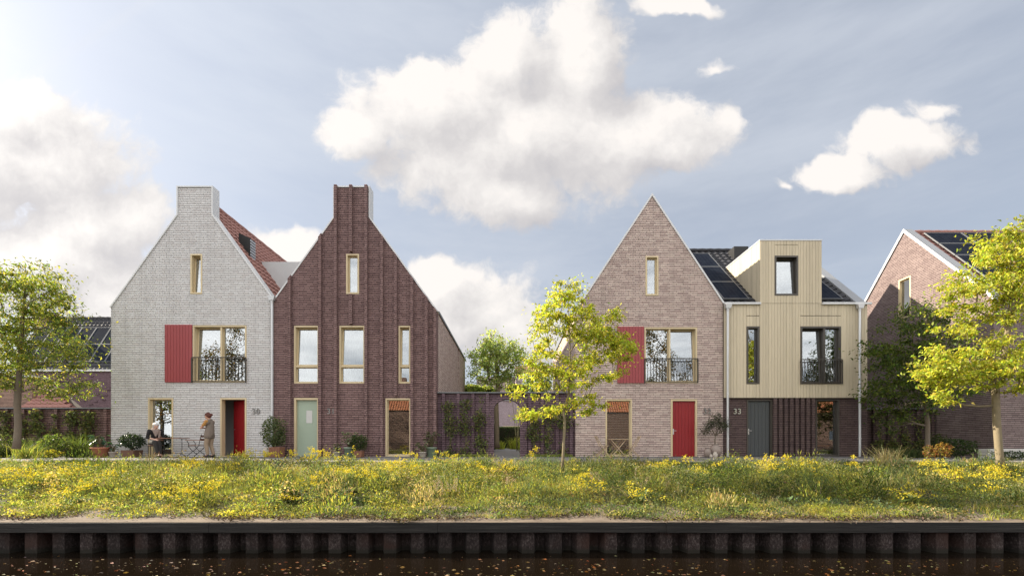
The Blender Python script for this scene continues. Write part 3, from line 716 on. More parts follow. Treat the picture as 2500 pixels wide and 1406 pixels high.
window(H, holes[4], 0, 'beige', blind=('blind_warm', 0.1), label='ground floor window with venetian blind', glass='glass_clear')
x0, z0, x1, z1 = holes[5]
df = MB().ring(x0+.003, z0, x1-.003, z1-.003, 0.075, -0.012, 0.22, bottom=0).build('door_frame', M['beige'], H)
d = MB().box(x0+.08, 0.10, z0+.01, x1-.08, 0.15, z1-.08).build('door', M['mint'], H); d['label'] = 'smooth mint green door with small light'
MB().ring(WX(744), WZ(1033), WX(761), WZ(1000), .018, 0.088, 0.0995).build('glazing_bead', M['mint'], d)
MB().box(WX(745), 0.092, WZ(1032), WX(760), 0.0995, WZ(1001)).build('vision_pane', M['curtain'], d)
door_handle(d, WX(775), WZ(1053), 0.10)
sw = MB()
x_ = XR-.12; sw.box(x_, slit[0][0]+.02, slit[0][1]+.02, x_+.06, slit[1][0]-.02, slit[2][1]-.02); sw.build('side_window', M['slat_wood'], H)
number(H, '31', 799, 1010, 0)
shell(H, XL+.3, XR-.3, 0.32, 10.4, 5.5, 'interior_warm')

# ================================================================ house 32, pink brick
H = thing('pink_brick_house', 'pinkish brick gabled house with a plain pointed gable and red door 32', 'house', (5.4, 4.0, 0))
XL, XR = WX(1405), WX(1765)
apx, apz, sl = WX(1592), WZ(479), 1.514
el, er = apz-sl*(apx-XL), apz-sl*(XR-apx)
holes = [prect(q) for q in ((1575.5, 625, 1607.5, 722), (1573, 799, 1702, 935), (1478, 974, 1543, 1114.2), (1637.5, 974, 1702, 1114.2))]
mb = MB().plate([(XL, 0), (XR, 0), (XR, er), (apx, apz), (XL, el)], [rect(*h) for h in holes], 0, 0.30)
sidew = [rect(1.55, 3.3, 2.25, 5.35), rect(4.5, 0.3, 5.4, 2.3)]
mb.plate([(0.30, 0), (9.7, 0), (9.7, el), (0.30, el)], sidew, XL, XL+.28, 'x'); mb.plate([(XL, 0), (XR, 0), (XR, er), (apx, apz-.2), (XL, el)], [], 9.7, 10.0)
mb.build('wall', M['pink_brick'], H)
coping(H, [(XL-.05, el-.075), (apx, apz), (XR, er)], -0.035, 0.36, t=0.06)
mb = MB(); cs = 1/math.hypot(1, sl)
pantile(mb, (XL, 0.37, el-.02), (0,1,0), (cs, 0, sl*cs), (-sl*cs, 0, cs), 9.6, (apx-XL)/cs)
pantile(mb, (XR, 0.37, er-.02), (0,1,0), (-cs, 0, sl*cs), (sl*cs, 0, cs), 9.6, (XR-apx)/cs)
mb.build('roof', M['dark_tile'], H)
s = MB(); s.box(WX(1507), -0.03, WZ(935), WX(1572), -0.003, WZ(798)); w_ = (WX(1572)-WX(1507))/9
for k in range(9): s.box(WX(1507)+k*w_+.005, -0.048, WZ(935), WX(1507)+(k+1)*w_-.005, -0.0305, WZ(798))
s.mi = 1
for z in np.arange(WZ(933), WZ(800), 0.09):
    for q in (2, 3, 4.5, 6, 7): s.box(WX(1507)+q*w_-.006, -.0505, z-.006, WX(1507)+q*w_+.006, -.0482, z+.006)
s.build('shutter', [M['shutter'], M['black']], H)
window(H, holes[0], 0, 'beige', label='narrow attic window', fixed_w=0.05)
window(H, holes[1], 0, 'beige', mull=[WX(1635)], tilt=1, label='wide first floor window with two panes')
railing(H, WX(1573), WX(1702), WZ(934), WZ(875), 0, 17)
window(H, holes[2], 0, 'beige', blind=('blind', 0.1), label='ground floor window with venetian blind', glass='glass_clear')
x0, z0, x1, z1 = holes[3]
MB().ring(x0+.003, z0, x1-.003, z1-.003, 0.068, -0.012, 0.2, bottom=0).build('door_frame', M['beige'], H)
d = plank_door(H, x0+.072, z0+.01, x1-.072, z1-.072, 0.06, 'red_door'); d['label'] = 'closed red plank door'
door_handle(d, x0+.12, WZ(1053), 0.06)
for k, (a, c, e, f_) in enumerate(((1.55, 3.3, 2.25, 5.35), (4.5, 0.3, 5.4, 2.3))):
    f = MB(); f.box(XL+.05, a+.003, c+.003, XL+.2, a+.06, f_-.003); f.box(XL+.05, e-.06, c+.003, XL+.2, e-.003, f_-.003); f.box(XL+.05, a+.06, f_-.06, XL+.2, e-.06, f_-.003); f.box(XL+.05, a+.06, c+.003, XL+.2, e-.06, c+.06)
    sw = f.build('side_window', M['beige'], H); MB().box(XL+.1, a+.05, c+.05, XL+.11, e-.05, f_-.05).build('pane', M['glass'], sw)
number(H, '32', 1716, 1010, 0)
shell(H, XL+.3, XR-.05, 0.32, 9.7, 5.5)

# ================================================================ house 33, timber clad over dark brick
H = thing('timber_clad_house', 'pale timber clad house with boxy dormer over dark brick ground floor 33', 'house', (11.1, 4.0, 0))
XL, XR = WX(1765)+.002, WX(2114)
XB = WX(2118); ez = WZ(742); sl = 0.892; RY = 4.4; rz = ez + sl*RY; cz = WZ(971)
gh = [prect(q) for q in ((1823.5, 975, 1886, 1114.2), (1992, 974, 2050, 1114.2))]
mb = MB().plate([(XL, 0), (XB, 0), (XB, cz+.1), (XL, cz+.1)], [rect(*g) for g in gh] , 0.02, 0.32)
mb.plate([(0.32, 0), (2*RY, 0), (2*RY, ez), (RY, rz), (0.32, ez)], [], XB-.3, XB, 'x')
mb.box(XL, 2*RY-.3, 0, XB-.3, 2*RY, ez)
mb.build('wall', M['dark_brick'], H)
for k in range(8):
    a = WX(1886.5 + k*13.35); MB().box(a, -0.075, 0.012, a+WX(1250+7.6), 0.0195, cz-.012).build('brick_rib', M['dark_brick'], H)
g0 = WX(1950.5); 
uh = [prect(q) for q in ((1820, 797.5, 1852, 938), (1951, 797.5, 2050, 938))]
dx0, dx1, dz = WX(1853), WX(2003), WZ(588); dh = prect((1888.5, 626, 1946, 723))
slots = [(WX(1820), WX(1852), WZ(772)), (WX(1951), WX(2050), WZ(772))]
def spans(x):
    top = dz-.03 if dx0 < x < dx1 else ez-.012
    cuts = [(h[1], h[3]) for h in uh + [dh] if h[0] <= x <= h[2]] + [(z-.012, z+.012) for a, c, z in slots if a < x < c]
    if dx0 < x < dx1: cuts.append((ez-.006, ez+.006))
    if dh[0] <= x <= dh[2]: cuts.append((WZ(600)-.008, WZ(600)+.008))
    z = cz; r = []
    for c0, c1 in sorted(cuts):
        if c0 > z+.01: r.append((z, c0))
        z = max(z, c1)
    if top > z: r.append((z, top))
    return r
edges = sorted(set([XL, XR, dx0, dx1] + [h[i] for h in uh+[dh] for i in (0, 2)]))
mb = MB()
for a, c in zip(edges, edges[1:]):
    n_ = max(1, round((c-a)/0.12)); board_strip(mb, a, c, (c-a)/n_, -0.075, -0.05, spans)
mb.build('timber_cladding', M['cladding'], H)
bk = MB().plate([(XL+.005, cz+.01), (XR-.01, cz+.01), (XR-.01, ez-.02), (dx1-.01, ez-.02), (dx1-.01, dz-.04), (dx0+.01, dz-.04), (dx0+.01, ez-.02), (XL+.005, ez-.02)], [rect(*h) for h in uh+[dh]], -0.048, 0.02)
bk.build('cladding_backing', M['black'], H)
MB().plate([(XL+.005, cz+.102), (XR-.3, cz+.102), (XR-.3, ez-.03), (dx1-.1, ez-.03), (dx1-.1, dz-.1), (dx0+.1, dz-.1), (dx0+.1, ez-.03), (XL+.005, ez-.03)], [rect(*h) for h in uh+[dh]], 0.022, 0.30).build('inner_wall', M['interior'], H)
bs = MB(); board_strip(bs, -0.05, 8.6, 0.12, XR-.02, XR, lambda u: [(cz, (ez if u < 0.3 else min(ez + sl*u, rz + sl*(RY-u)))-.05)], 'x'); bs.build('side_cladding', M['cladding'], H)
# roof: pantiles, ridge, gutter, right parapet
cs = 1/math.hypot(1, sl); us, nn = Vector((0, cs, sl*cs)), Vector((0, -sl*cs, cs)); o = Vector((XL, 0.02, ez-.02))
mb = MB(); pantile(mb, o, (1,0,0), us, nn, XR-.42-XL, RY/cs, tw=0.30)
pantile(mb, (XL, 2*RY, ez-.02), (1,0,0), (0,-cs,sl*cs), (0, sl*cs, cs), XR-.42-XL, RY/cs)
mb.tube([(x, RY, rz+.035) for x in np.arange(XL, XR-.4, 0.2)], [0.075+0.015*(i%2) for i in range(len(np.arange(XL, XR-.4, 0.2)))], 10)
mb.build('roof', M['dark_tile'], H)
pp = MB().plate([(-0.04, ez-.03), (-0.04, ez+.06), (RY, rz+.22), (2*RY, ez+.2), (2*RY, ez-.2), (RY, rz-.2)], [], XR-.42, XR-.03, 'x'); pp.build('gable_parapet', M['parapet'], H)
g = MB(); g.box(XL, -0.16, ez-.05, dx0, -0.077, ez+.025); g.box(dx1, -0.16, ez-.05, XR+.12, -0.077, ez+.025); g.build('gutter', M['coping'], H)
solar(H, o, (1,0,0), us, nn, 1, 0.10, 0.30, w=1.03, h=1.66, rows=3); solar(H, o, (1,0,0), us, nn, 1, dx1+.0-XL+.03, 0.30, w=1.0, h=1.66, rows=3)
MB().box(WX(1780, 22), 3.5, 9.0, WX(1808, 22)+.12, 4.1, 9.78).build('roof_vent', M['black'], H)
# dormer cheeks and lid
def roof_y(z): return (z-ez)/sl
for sx_, xa, xb in ((0, dx0, dx0+.025), (1, dx1-.025, dx1)):
    y = -0.049; ck = MB()
    while y < roof_y(dz)-.02:
        y2 = y+.12; za, zb = ez+sl*max(0, y)-.05, ez+sl*max(0, y2)-.05
        if za < dz-.04: ck.plate([(y+.004, za), (y2-.004, min(zb, dz-.031)), (y2-.004, dz-.03), (y+.004, dz-.03)], [], xa, xb, 'x')
        y = y2
    ck.build('dormer_cheek', M['cladding'], H)
cb = MB()
for xa, xb in ((dx0+.026, dx0+.08), (dx1-.08, dx1-.026)): cb.plate([(0.02, ez-.02), (roof_y(dz), dz-.04), (0.02, dz-.04)], [], xa, xb, 'x')
cb.build('dormer_lining', M['black'], H)
MB().box(dx0-.015, -0.09, dz-.029, dx1+.015, roof_y(dz)+.1, dz+.02).build('dormer_roof', M['zinc'], H)
window(H, dh, -0.075, 'bronze', tilt=0, w=0.062, depth=0.24, label='dormer window tilted open')
window(H, uh[0], -0.075, 'bronze', w=0.07, depth=0.24, label='narrow first floor window')
window(H, uh[1], -0.075, 'bronze', w=0.07, depth=0.24, mull=[WX(2010)], tilt=0, label='first floor window behind a railing', curtain=[(.62, .95)])
railing(H, WX(1951), WX(2050), WZ(937), WZ(878), -0.075, 13, 'bronze')
x0, z0, x1, z1 = gh[0]
MB().ring(x0+.003, z0, x1-.003, z1-.003, 0.045, 0.0, 0.24, bottom=0).build('door_frame', M['bronze'], H)
MB().box(WX(1881.5), 0.02, z0, x1-.05, 0.2, z1-.05).build('door_side_panel', M['bronze'], H)
d = plank_door(H, x0+.05, z0+.01, WX(1881), z1-.05, 0.08, 'slate_door', n=6); d['label'] = 'dark grey plank door'
door_handle(d, x0+.10, WZ(1053), 0.08)
window(H, gh[1], 0.02, 'bronze', w=0.055, blind=('blind_warm', WZ(1046)), label='ground floor window with half lowered blind', glass='glass_clear')
MB().box(gh[1][0]+.08, 0.5, 0.40, gh[1][2]-.06, 0.75, 0.47).build('window_bench', M['orange_tile'], H)
number(H, '33', 1790, 1010, 0.02, mat='steel')
shell(H, XL+.02, XB-.32, 0.34, 8.4, 5.5, 'interior_warm')
downpipe(H, WX(1772), -0.16, 0.02, ez-.05); downpipe(H, WX(2091.5), -0.16, 0.02, ez-.05)

# ================================================================ house 34, russet brick, gable towards the gap
H = thing('russet_brick_house', 'russet brick house behind the right tree with solar roof and grey parapet', 'house', (23, 2.5, 0))
GX = 17.6; y0, yr, y1 = -1.3, 2.5, 6.3; sl = 1.1; rz = 9.95; ez = rz-sl*(yr-y0); XE = 31
gw = rect(2.17, WZ(777, 20.5), 2.83, WZ(678, 20.5)); gw2 = rect(1.6, 0.3, 2.5, 2.35)
mb = MB().plate([(y0, 0), (y1, 0), (y1, ez), (yr, rz), (y0, ez)], [gw, gw2], GX, GX+.3, 'x')
fh = [rect(22, .1, 23, 2.35), rect(21.6, 3.1, 24, 5.2)]
mb.plate([(GX+.3, 0), (XE, 0), (XE, ez), (GX+.3, ez)], fh, y0, y0+.3); mb.box(GX+.3, y1-.3, 0, XE, y1, ez)
mb.build('wall', M['russet_brick'], H)
for (a, c, e, f_) in ((gw[0][0], gw[0][1], gw[2][0], gw[2][1]), (gw2[0][0], gw2[0][1], gw2[2][0], gw2[2][1])):
    f = MB(); f.box(GX+.0, a+.003, c+.003, GX+.2, a+.07, f_-.003); f.box(GX+.0, e-.07, c+.003, GX+.2, e-.003, f_-.003); f.box(GX+.0, a+.07, f_-.07, GX+.2, e-.07, f_-.003); f.box(GX+.0, a+.07, c+.003, GX+.2, e-.07, c+.07)
    f.box(GX+.08, a+.07, c+.07, GX+.14, a+.12, f_-.07); f.box(GX+.08, a+.12, f_-.12, GX+.14, e-.07, f_-.07)
    sw = f.build('side_window', M['beige'], H); MB().box(GX+.11, a+.06, c+.06, GX+.12, e-.06, f_-.06).build('pane', M['glass'], sw)
for f_ in fh: window(H, (f_[0][0], f_[0][1], f_[2][0], f_[2][1]), y0, 'beige')
cs = 1/math.hypot(1, sl); us, nn = Vector((0, cs, sl*cs)), Vector((0, -sl*cs, cs)); o = Vector((GX+.45, y0, ez-.02))
mb = MB(); pantile(mb, o, (1,0,0), us, nn, XE-GX-.4, (yr-y0)/cs); pantile(mb, (GX+.45, y1, ez-.02), (1,0,0), (0,-cs,sl*cs), (0,sl*cs,cs), XE-GX-.4, (yr-y0)/cs)
mb.tube([(x, yr, rz+.03) for x in np.arange(GX+.45, XE, .2)], [0.08+0.015*(i%2) for i in range(len(np.arange(GX+.45, XE, .2)))], 10)
mb.build('roof', M['red_tile'], H)
MB().plate([(y0-.03, ez-.02), (yr, rz-.0), (y1, ez-.02), (y1, ez+.14), (yr, rz+.16), (y0-.03, ez+.14)], [], GX-.03, GX+.36, 'x').build('gable_parapet', M['parapet'], H)
MB().plate([(y0-.035, ez-.0), (yr, rz+.02), (y1, ez+.0), (y1, ez+.155), (yr, rz+.18), (y0-.035, ez+.155)], [], GX-.055, GX-.031, 'x').build('coping', M['coping'], H)
solar(H, o, (1,0,0), us, nn, 7, 0.25, 1.22, w=1.62, h=1.04, rows=4)
MB().box(GX+.31, y0+1.5, 0.1, XE-.4, y0+1.6, ez).build('interior', M['interior'], H)
lg = MB()
for k in range(3): lg.box(16.3, -2.35, 0.012+.112*k, 30, -2.0, 0.118+.112*k)
tag(lg.build('garden_ledge', M['stone'], loc=(20, -2.2, 0), bevel=.01), 'low pale stone ledge in front of the russet house', 'ledge')

# ================================================================ garden walls
def garden_wall(name, label, x0, x1, y, zt, mat, pil, arch=None, pw=0.115):
    w = thing(name, label, 'garden wall', ((x0+x1)/2, y+.12, 0))
    if arch:
        a, c, zs, zc = arch; n = 20
        arc = [((a+c)/2 - (c-a)/2*math.cos(math.pi*i/n), zs + (zc-zs)*math.sin(math.pi*i/n)) for i in range(n+1)]
        out = [(x0, 0), (a, 0)] + arc + [(c, 0), (x1, 0), (x1, zt), (x0, zt)]
        mb = MB().plate(out, [], y, y+.24)
        mb.plate([(a-.28, 0.001), (a, 0.001)] + arc + [(c, 0.001), (c+.28, 0.001), (c+.28, zs+.1)] + [((a+c)/2 + ((c-a)/2+.28)*math.cos(math.pi*i/n), zs+.1+(zc+.02-zs)*math.sin(math.pi*i/n)) for i in range(1, n)] + [(a-.28, zs+.1)], [], y-.07, y-.0005)
    else: mb = MB().box(x0, y, 0, x1, y+.24, zt)
    mb.build('wall', M[mat], w)
    for p in pil: MB().box(p, y-.10, 0, p+pw, y-.0005, zt-.002).build('pilaster', M[mat], w)
    MB().box(x0, y-.13, zt+.0005, x1, y+.27, zt+.045).build('coping', M['panel_frame'], w)
    return w
AY = 0.12; AD = 18.12
garden_wall('garden_wall', 'violet brick garden wall with an arched gateway between the houses', WX(1067)+.003, WX(1405)-.003, AY, WZ(960, AD), 'violet_brick',
            [WX(q, AD-.1) for q in (1079, 1115, 1151, 1186.5, 1290, 1321, 1357, 1391)], arch=(WX(1206, AD), WX(1269.5, AD), WZ(1000, AD), WZ(975, AD)))
garden_wall('garden_wall', 'dark brick garden wall with climbers beside the white house', -23, WX(271)-.003, 0.6, 1.93, 'purple_brick', [-15.79-.75-.665*k for k in range(10)])
garden_wall('garden_wall', 'dark brick garden wall with climbers beside the timber house', XB+.003, 17.59, 1.0, 1.94, 'dark_brick', [XB+.35+.6*k for k in range(6)])
# ---------------------------------------------------------------- leaves, trees, plants
RNG = np.random.default_rng(11)
def unit(v): return v/np.maximum(np.linalg.norm(v, axis=-1, keepdims=True), 1e-9)
def palette(n, cols, jit=0.24, w=None):
    c = np.array(cols, float)[RNG.choice(len(cols), n, p=w)]
    return np.clip(c*(1+RNG.normal(0, jit, (n, 1)))*(1+RNG.normal(0, jit*0.35, (n, 3))), 0.002, 0.9)
def leaf_arrays(P, dirs, nrm, ln, wd, fold=0.25):
    """kite-shaped leaves folded along the midrib: P base, dirs along, nrm face"""
    n = len(P); side = unit(np.cross(dirs, nrm)); nrm = np.cross(side, dirs)
    ln = np.asarray(ln).reshape(-1, 1)*np.ones((n, 1)); wd = np.asarray(wd).reshape(-1, 1)*np.ones((n, 1))
    mid = P + dirs*ln*0.45
    V = np.stack([P, mid + side*wd*0.5 + nrm*wd*fold, P + dirs*ln - nrm*ln*0.12, mid - side*wd*0.5 + nrm*wd*fold], 1).reshape(-1, 3)
    b = np.arange(n)[:, None]*4
    T = np.concatenate([b+[0, 1, 2], b+[0, 2, 3]], 1).reshape(-1, 3)
    return V, T
def rand_dirs(n, up=0.0):
    d = RNG.normal(0, 1, (n, 3)); d[:, 2] += up; return unit(d)
class Bag:
    def __init__(s): s.V = []; s.T = []; s.C = []; s.n = 0
    def add(s, V, T, C):
        k = len(V)//len(C); s.V.append(V); s.T.append(T+s.n); s.C.append(np.repeat(C, k, 0)); s.n += len(V)
    def leaves(s, P, dirs, nrm, ln, wd, C, fold=0.25): V, T = leaf_arrays(P, dirs, nrm, ln, wd, fold); s.add(V, T, C)
    def blades(s, P, H, Wd, lean, C, tipc=None, seg=2):
        """bent grass blades: lean is the horizontal displacement of the tip"""
        n = len(P); a = RNG.uniform(0, 2*np.pi, n); sd_ = np.stack([np.cos(a), np.sin(a), 0*a], 1)
        H = np.asarray(H).reshape(-1, 1); Wd = np.asarray(Wd).reshape(-1, 1); L3 = np.concatenate([lean, 0*H], 1)
        m_ = P + L3*0.3 + np.concatenate([0*H, 0*H, H*0.6], 1); t_ = P + L3 + np.concatenate([0*H, 0*H, H], 1)
        V = np.stack([P-sd_*Wd, P+sd_*Wd, m_-sd_*Wd*0.7, m_+sd_*Wd*0.7, t_], 1).reshape(-1, 3)
        b = np.arange(n)[:, None]*5
        T = np.concatenate([b+[0, 1, 3], b+[0, 3, 2], b+[2, 3, 4]], 1).reshape(-1, 3)
        s.V.append(V); s.T.append(T+s.n); s.n += len(V)
        CC = np.repeat(C, 5, 0).reshape(n, 5, 3)
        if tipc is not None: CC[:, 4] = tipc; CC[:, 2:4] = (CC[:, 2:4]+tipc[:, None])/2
        s.C.append(CC.reshape(-1, 3))
    def build(s, name, mat, parent=None, loc=None):
        return fast_mesh(name, np.concatenate(s.V), np.concatenate(s.T), mat, np.concatenate(s.C), parent, loc=loc)

def skeleton(trunk, centers, step=0.28, bend=0.25):
    """grow branches from the trunk polyline to every leaf-cluster centre; returns nodes, parents, loads"""
    N = [np.array(trunk[0], float)]; par = [-1]
    for a, b in zip(trunk, trunk[1:]):
        a, b = np.array(a, float), np.array(b, float); k = max(1, int(np.linalg.norm(b-a)/step))
        for i in range(1, k+1): N.append(a+(b-a)*i/k); par.append(len(N)-2)
    nt_ = len(N); tr = np.array(N); load = [0]*nt_
    lowest = nt_//4
    order = sorted(range(len(centers)), key=lambda i: np.min(np.linalg.norm(tr-centers[i], axis=1)))
    for i in order:
        c = centers[i]; A = np.array(N); d = A-c
        dist = np.linalg.norm(d, axis=1) + np.maximum(0, d[:, 2]+0.12)*1.6; dist[:lowest] += 50
        j = int(np.argmin(dist)); p = N[j]; v = c-p; L = np.linalg.norm(v); k = max(1, int(L/step)); last = j
        off = np.array([RNG.normal(0, 1), RNG.normal(0, 1), 0.2])*bend*L*0.3
        for q in range(1, k+1):
            t = q/k; N.append(p + v*t + off*4*t*(1-t)*0.5 + np.array([0, 0, -0.10*L*math.sin(math.pi*t)])); par.append(last); load.append(0); last = len(N)-1
        load[last] += 1
    for i in range(len(N)-1, 0, -1): load[par[i]] += load[i]
    return N, par, load, nt_

def tree(name, label, D, trunk, blobs, ncl, per, ln, cols, bark='bark', r0=0.07, csize=0.28, seed=1, up=0.1, flat=0.5, group=None, yoff=0.0, cat='tree', lw=0.5):
    """trunk: photo pixels of the stem at distance D; blobs: crown ellipses (cx, cy, rx, ry) in photo pixels at that distance"""
    global RNG; RNG = np.random.default_rng(seed); Y = D-18
    tr = [(WX(x, D), Y + RNG.normal(0, .03)*(k > 0), WZ(y, D)) for k, (x, y) in enumerate(trunk)]
    base = tr[0]; root = thing(name, label, cat, base, group)
    A = np.array([b[2]*b[3] for b in blobs], float); A /= A.sum(); cen = []
    while len(cen) < ncl:
        bx = blobs[RNG.choice(len(blobs), p=A)]; d = rand_dirs(1)[0]*RNG.uniform(0.05, 1)**(1/2.4)
        rx, ry = bx[2]*D/F, bx[3]*D/F
        c = np.array([WX(bx[0], D)+d[0]*rx, Y+yoff+d[1]*rx*0.9, WZ(bx[1], D)+d[2]*ry])
        if cen and np.min(np.linalg.norm((np.array(cen)-c), axis=1)) < csize*0.55: 
            if RNG.random() < 0.7: continue
        cen.append(c)
    cen = np.array(cen)
    N, par, load, nt_ = skeleton(tr, cen)
    tot = max(1, load[0]); rad = [max(0.006, r0*(max(l, 0.6)/tot)**0.46) for l in load]
    for i in range(nt_): rad[i] = max(min(rad[i], r0), r0*max(.16, (1-i/nt_)**1.05)*(1.3 if i == 0 else 1.1 if i == 1 else 1))
    kids = {}
    for i, p in enumerate(par):
        if p >= 0: kids.setdefault(p, []).append(i)
    mb = MB(); st = [(0, None)]
    while st:
        i, pr = st.pop(); pts = [] if pr is None else [N[pr]]; rr = [] if pr is None else [rad[i]*1.05]
        j = i
        while True:
            pts.append(N[j]); rr.append(rad[j]); ch_ = kids.get(j, [])
            if not ch_: break
            ch_ = sorted(ch_, key=lambda q: -load[q] - 1e6*(q < nt_)); st += [(q, j) for q in ch_[1:]]; j = ch_[0]
        if len(pts) > 1: mb.tube(pts, rr, 9 if rr[0] > 0.03 else 5)
    mb.build('trunk', M[bark], root, smooth=True)
    bag = Bag(); n = ncl*per; ci = np.repeat(np.arange(ncl), per)
    g = RNG.normal(0, 1, (n, 3)); g *= (RNG.uniform(0.2, 1, (n, 1))); sz = csize*RNG.uniform(0.7, 1.35, ncl)[ci][:, None]
    P = cen[ci] + g*sz*np.array([1, 1, flat])
    ax = np.array([tr[-1][0], tr[-1][1]]); out = P.copy(); out[:, :2] -= ax; out[:, 2] *= 0; out = unit(out)
    dirs = unit(rand_dirs(n)*0.9 + out*0.5 + np.array([0, 0, -0.25]))
    nrm = unit(rand_dirs(n)*0.75 + np.array([0, 0, 0.9+up]))
    tone = (1+RNG.normal(0, 0.13, ncl))[ci][:, None]
    L = ln*RNG.uniform(0.6, 1.25, n)
    bag.leaves(P, dirs, nrm, L, L*lw, np.clip(palette(n, cols)*tone, 0.004, 0.85))
    bag.build('crown', M['leaf'], root)
    return root

LIME = [(0.42,0.47,0.06), (0.36,0.43,0.055), (0.49,0.50,0.085), (0.28,0.36,0.05), (0.52,0.50,0.11)]
GREEN = [(0.07,0.11,0.025), (0.095,0.14,0.03), (0.05,0.08,0.022), (0.13,0.165,0.04)]
OLIVEG = [(0.22,0.29,0.06), (0.165,0.235,0.05), (0.31,0.345,0.075), (0.11,0.165,0.035), (0.38,0.37,0.09)]
FRESH = [(0.32,0.42,0.14), (0.38,0.47,0.17), (0.25,0.35,0.11), (0.44,0.50,0.20)]
tree('young_tree', 'young lime green tree on the bank before the arched wall', 11.5, [(1373,1152), (1375,1090), (1379,1030), (1376,1000), (1388,965), (1392,900), (1390,820), (1387,740), (1386,690)],
     [(1385,715,42,38), (1385,750,56,40), (1365,790,68,50), (1450,795,66,50), (1345,850,75,48), (1465,850,80,45), (1335,915,60,36), (1430,915,80,45), (1330,990,58,36), (1290,1000,34,24), (1260,965,24,14), (1440,980,50,32), (1525,845,26,36), (1505,920,32,30), (1300,890,30,20)], 220, 60, 0.088, LIME, r0=0.034, csize=0.15, seed=3)
tree('street_tree', 'tall yellow green tree with stout pale trunk at the right end of the bank', 11.6, [(2444,1148), (2434,1090), (2432,1020), (2432,960), (2437,930), (2452,860), (2462,790), (2474,700), (2480,620), (2485,570)],
     [(2470,600,85,60), (2440,680,110,60), (2540,640,80,80), (2400,730,90,50), (2500,760,90,70), (2360,830,90,55), (2480,870,95,55), (2330,905,85,40), (2420,925,90,42), (2540,900,80,60), (2290,910,50,28), (2320,960,45,28), (2360,650,40,32), (2290,870,30,24)], 290, 68, 0.096, LIME, r0=0.08, csize=0.175, seed=5, flat=0.42)
tree('shade_tree', 'dark green tree in the gap before the russet house', 16.2, [(2264,1103), (2262,1040), (2258,990), (2262,940), (2258,860), (2245,800)],
     [(2250,780,60,40), (2200,840,75,50), (2275,860,65,60), (2180,910,60,45), (2250,930,70,45), (2160,960,45,40), (2220,985,60,35), (2190,1030,50,30), (2320,960,50,36)], 170, 60, 0.115, GREEN, bark='bark_dark', r0=0.075, csize=0.27, seed=8)
tree('street_tree', 'big olive green tree at the left edge by the garden wall', 15.3, [(40,1096), (42,1040), (40,985), (44,930), (45,860), (58,780), (64,700)],
     [(70,690,90,40), (20,730,110,70), (120,745,70,50), (-40,800,110,90), (60,820,90,60), (150,830,60,42), (20,900,110,50), (120,890,70,40), (150,955,60,26), (-60,900,90,70), (200,860,30,30), (205,952,32,20), (100,660,50,18), (-30,670,70,30)], 290, 74, 0.112, OLIVEG, bark='bark_dark', r0=0.092, csize=0.28, seed=12, lw=0.42)
tree('garden_tree', 'slender pale green tree rising behind the arched wall', 28.0, [(1213,1093), (1213,1040), (1211,985), (1216,950), (1212,900), (1213,850)],
     [(1215,835,40,26), (1185,860,38,30), (1245,860,42,30), (1210,890,55,32), (1250,905,36,28), (1175,915,36,28), (1215,935,40,20)], 150, 42, 0.17, FRESH, r0=0.15, csize=0.34, seed=15)

# trees across the canal: the upper windows mirror them
AUT = [(0.10,0.085,0.02), (0.07,0.075,0.02), (0.14,0.10,0.025), (0.05,0.06,0.018), (0.20,0.12,0.03)]
for k, (x, y, h, lab) in enumerate(((-39.5, -42, 18.5, 'tall bare stemmed tree across the canal opposite the white house'), (20.8, -42, 18.0, 'autumn tinted tree across the canal opposite the pink brick house'), (32.0, -42, 16.5, 'bushy tree across the canal opposite the timber clad house'), (-47.0, -43, 10.0, 'smaller tree across the canal at the far end'))):
    D = 18.0; q = thing('canal_tree', lab, 'tree', (x, y, -0.5), 'trees across the canal')
    RNG = np.random.default_rng(40+k); n = 70
    cen = rand_dirs(n)*RNG.uniform(.1, 1, (n, 1))**(1/2.5)*np.array([h*.26, h*.24, h*.33]) + np.array([x, y, h*.62])
    N, par, load, nt_ = skeleton([(x, y, -.5), (x+.1, y, h*.3), (x-.1, y, h*.6), (x, y, h*.9)], cen, .6)
    tot = load[0]; mb = MB()
    for i in range(1, len(N)):
        r = lambda q_: max(.02, .24*(max(load[q_], .5)/tot)**.5)
        mb.tube([N[par[i]], N[i]], [r(par[i]) if par[i] < nt_ or i < nt_ else r(i), r(i)], 5)
    mb.build('trunk', M['bark_dark'], q); bag = Bag(); per = 18 if k == 3 else 90; ci = np.repeat(np.arange(n), per)
    P = cen[ci] + RNG.normal(0, .42, (n*per, 3)); bag.leaves(P, rand_dirs(n*per), rand_dirs(n*per, .6), .26, .16, palette(n*per, AUT)); bag.build('crown', M['leaf'], q)

# ---------------------------------------------------------------- meadow on the bank
RNG = np.random.default_rng(21)
XM = 17.0
def scatter(n, ymin=BB, ymax=BT, dens=None, xm=XM):
    x = RNG.uniform(-xm, xm, n); y = RNG.uniform(ymin - (.26 if ymin == BB else 0), ymax, n)
    ok = np.abs(x) < (y+18)*1.17 + 2.2
    if dens is not None: ok &= RNG.random(n) < dens(x, y)
    x, y = x[ok], y[ok]; return np.stack([x, y, bank_z(x, y)], 1)
def edge_fade(x, y): # ragged lower margin
    m_ = 0.75*fbm(x*0.7, y*0+3, 31) + 0.4*(fbm(x*2.6, y*0, 32)-.5) - .48
    return ((y - BB) > m_).astype(float)
STRAW = [(0.44,0.37,0.19), (0.37,0.31,0.14), (0.49,0.42,0.25)]
GOLD = [(0.31,0.305,0.06), (0.265,0.27,0.05), (0.36,0.335,0.085), (0.20,0.22,0.045)]
MEADG = [(0.20,0.245,0.06), (0.26,0.285,0.065), (0.14,0.19,0.045), (0.31,0.31,0.08)]
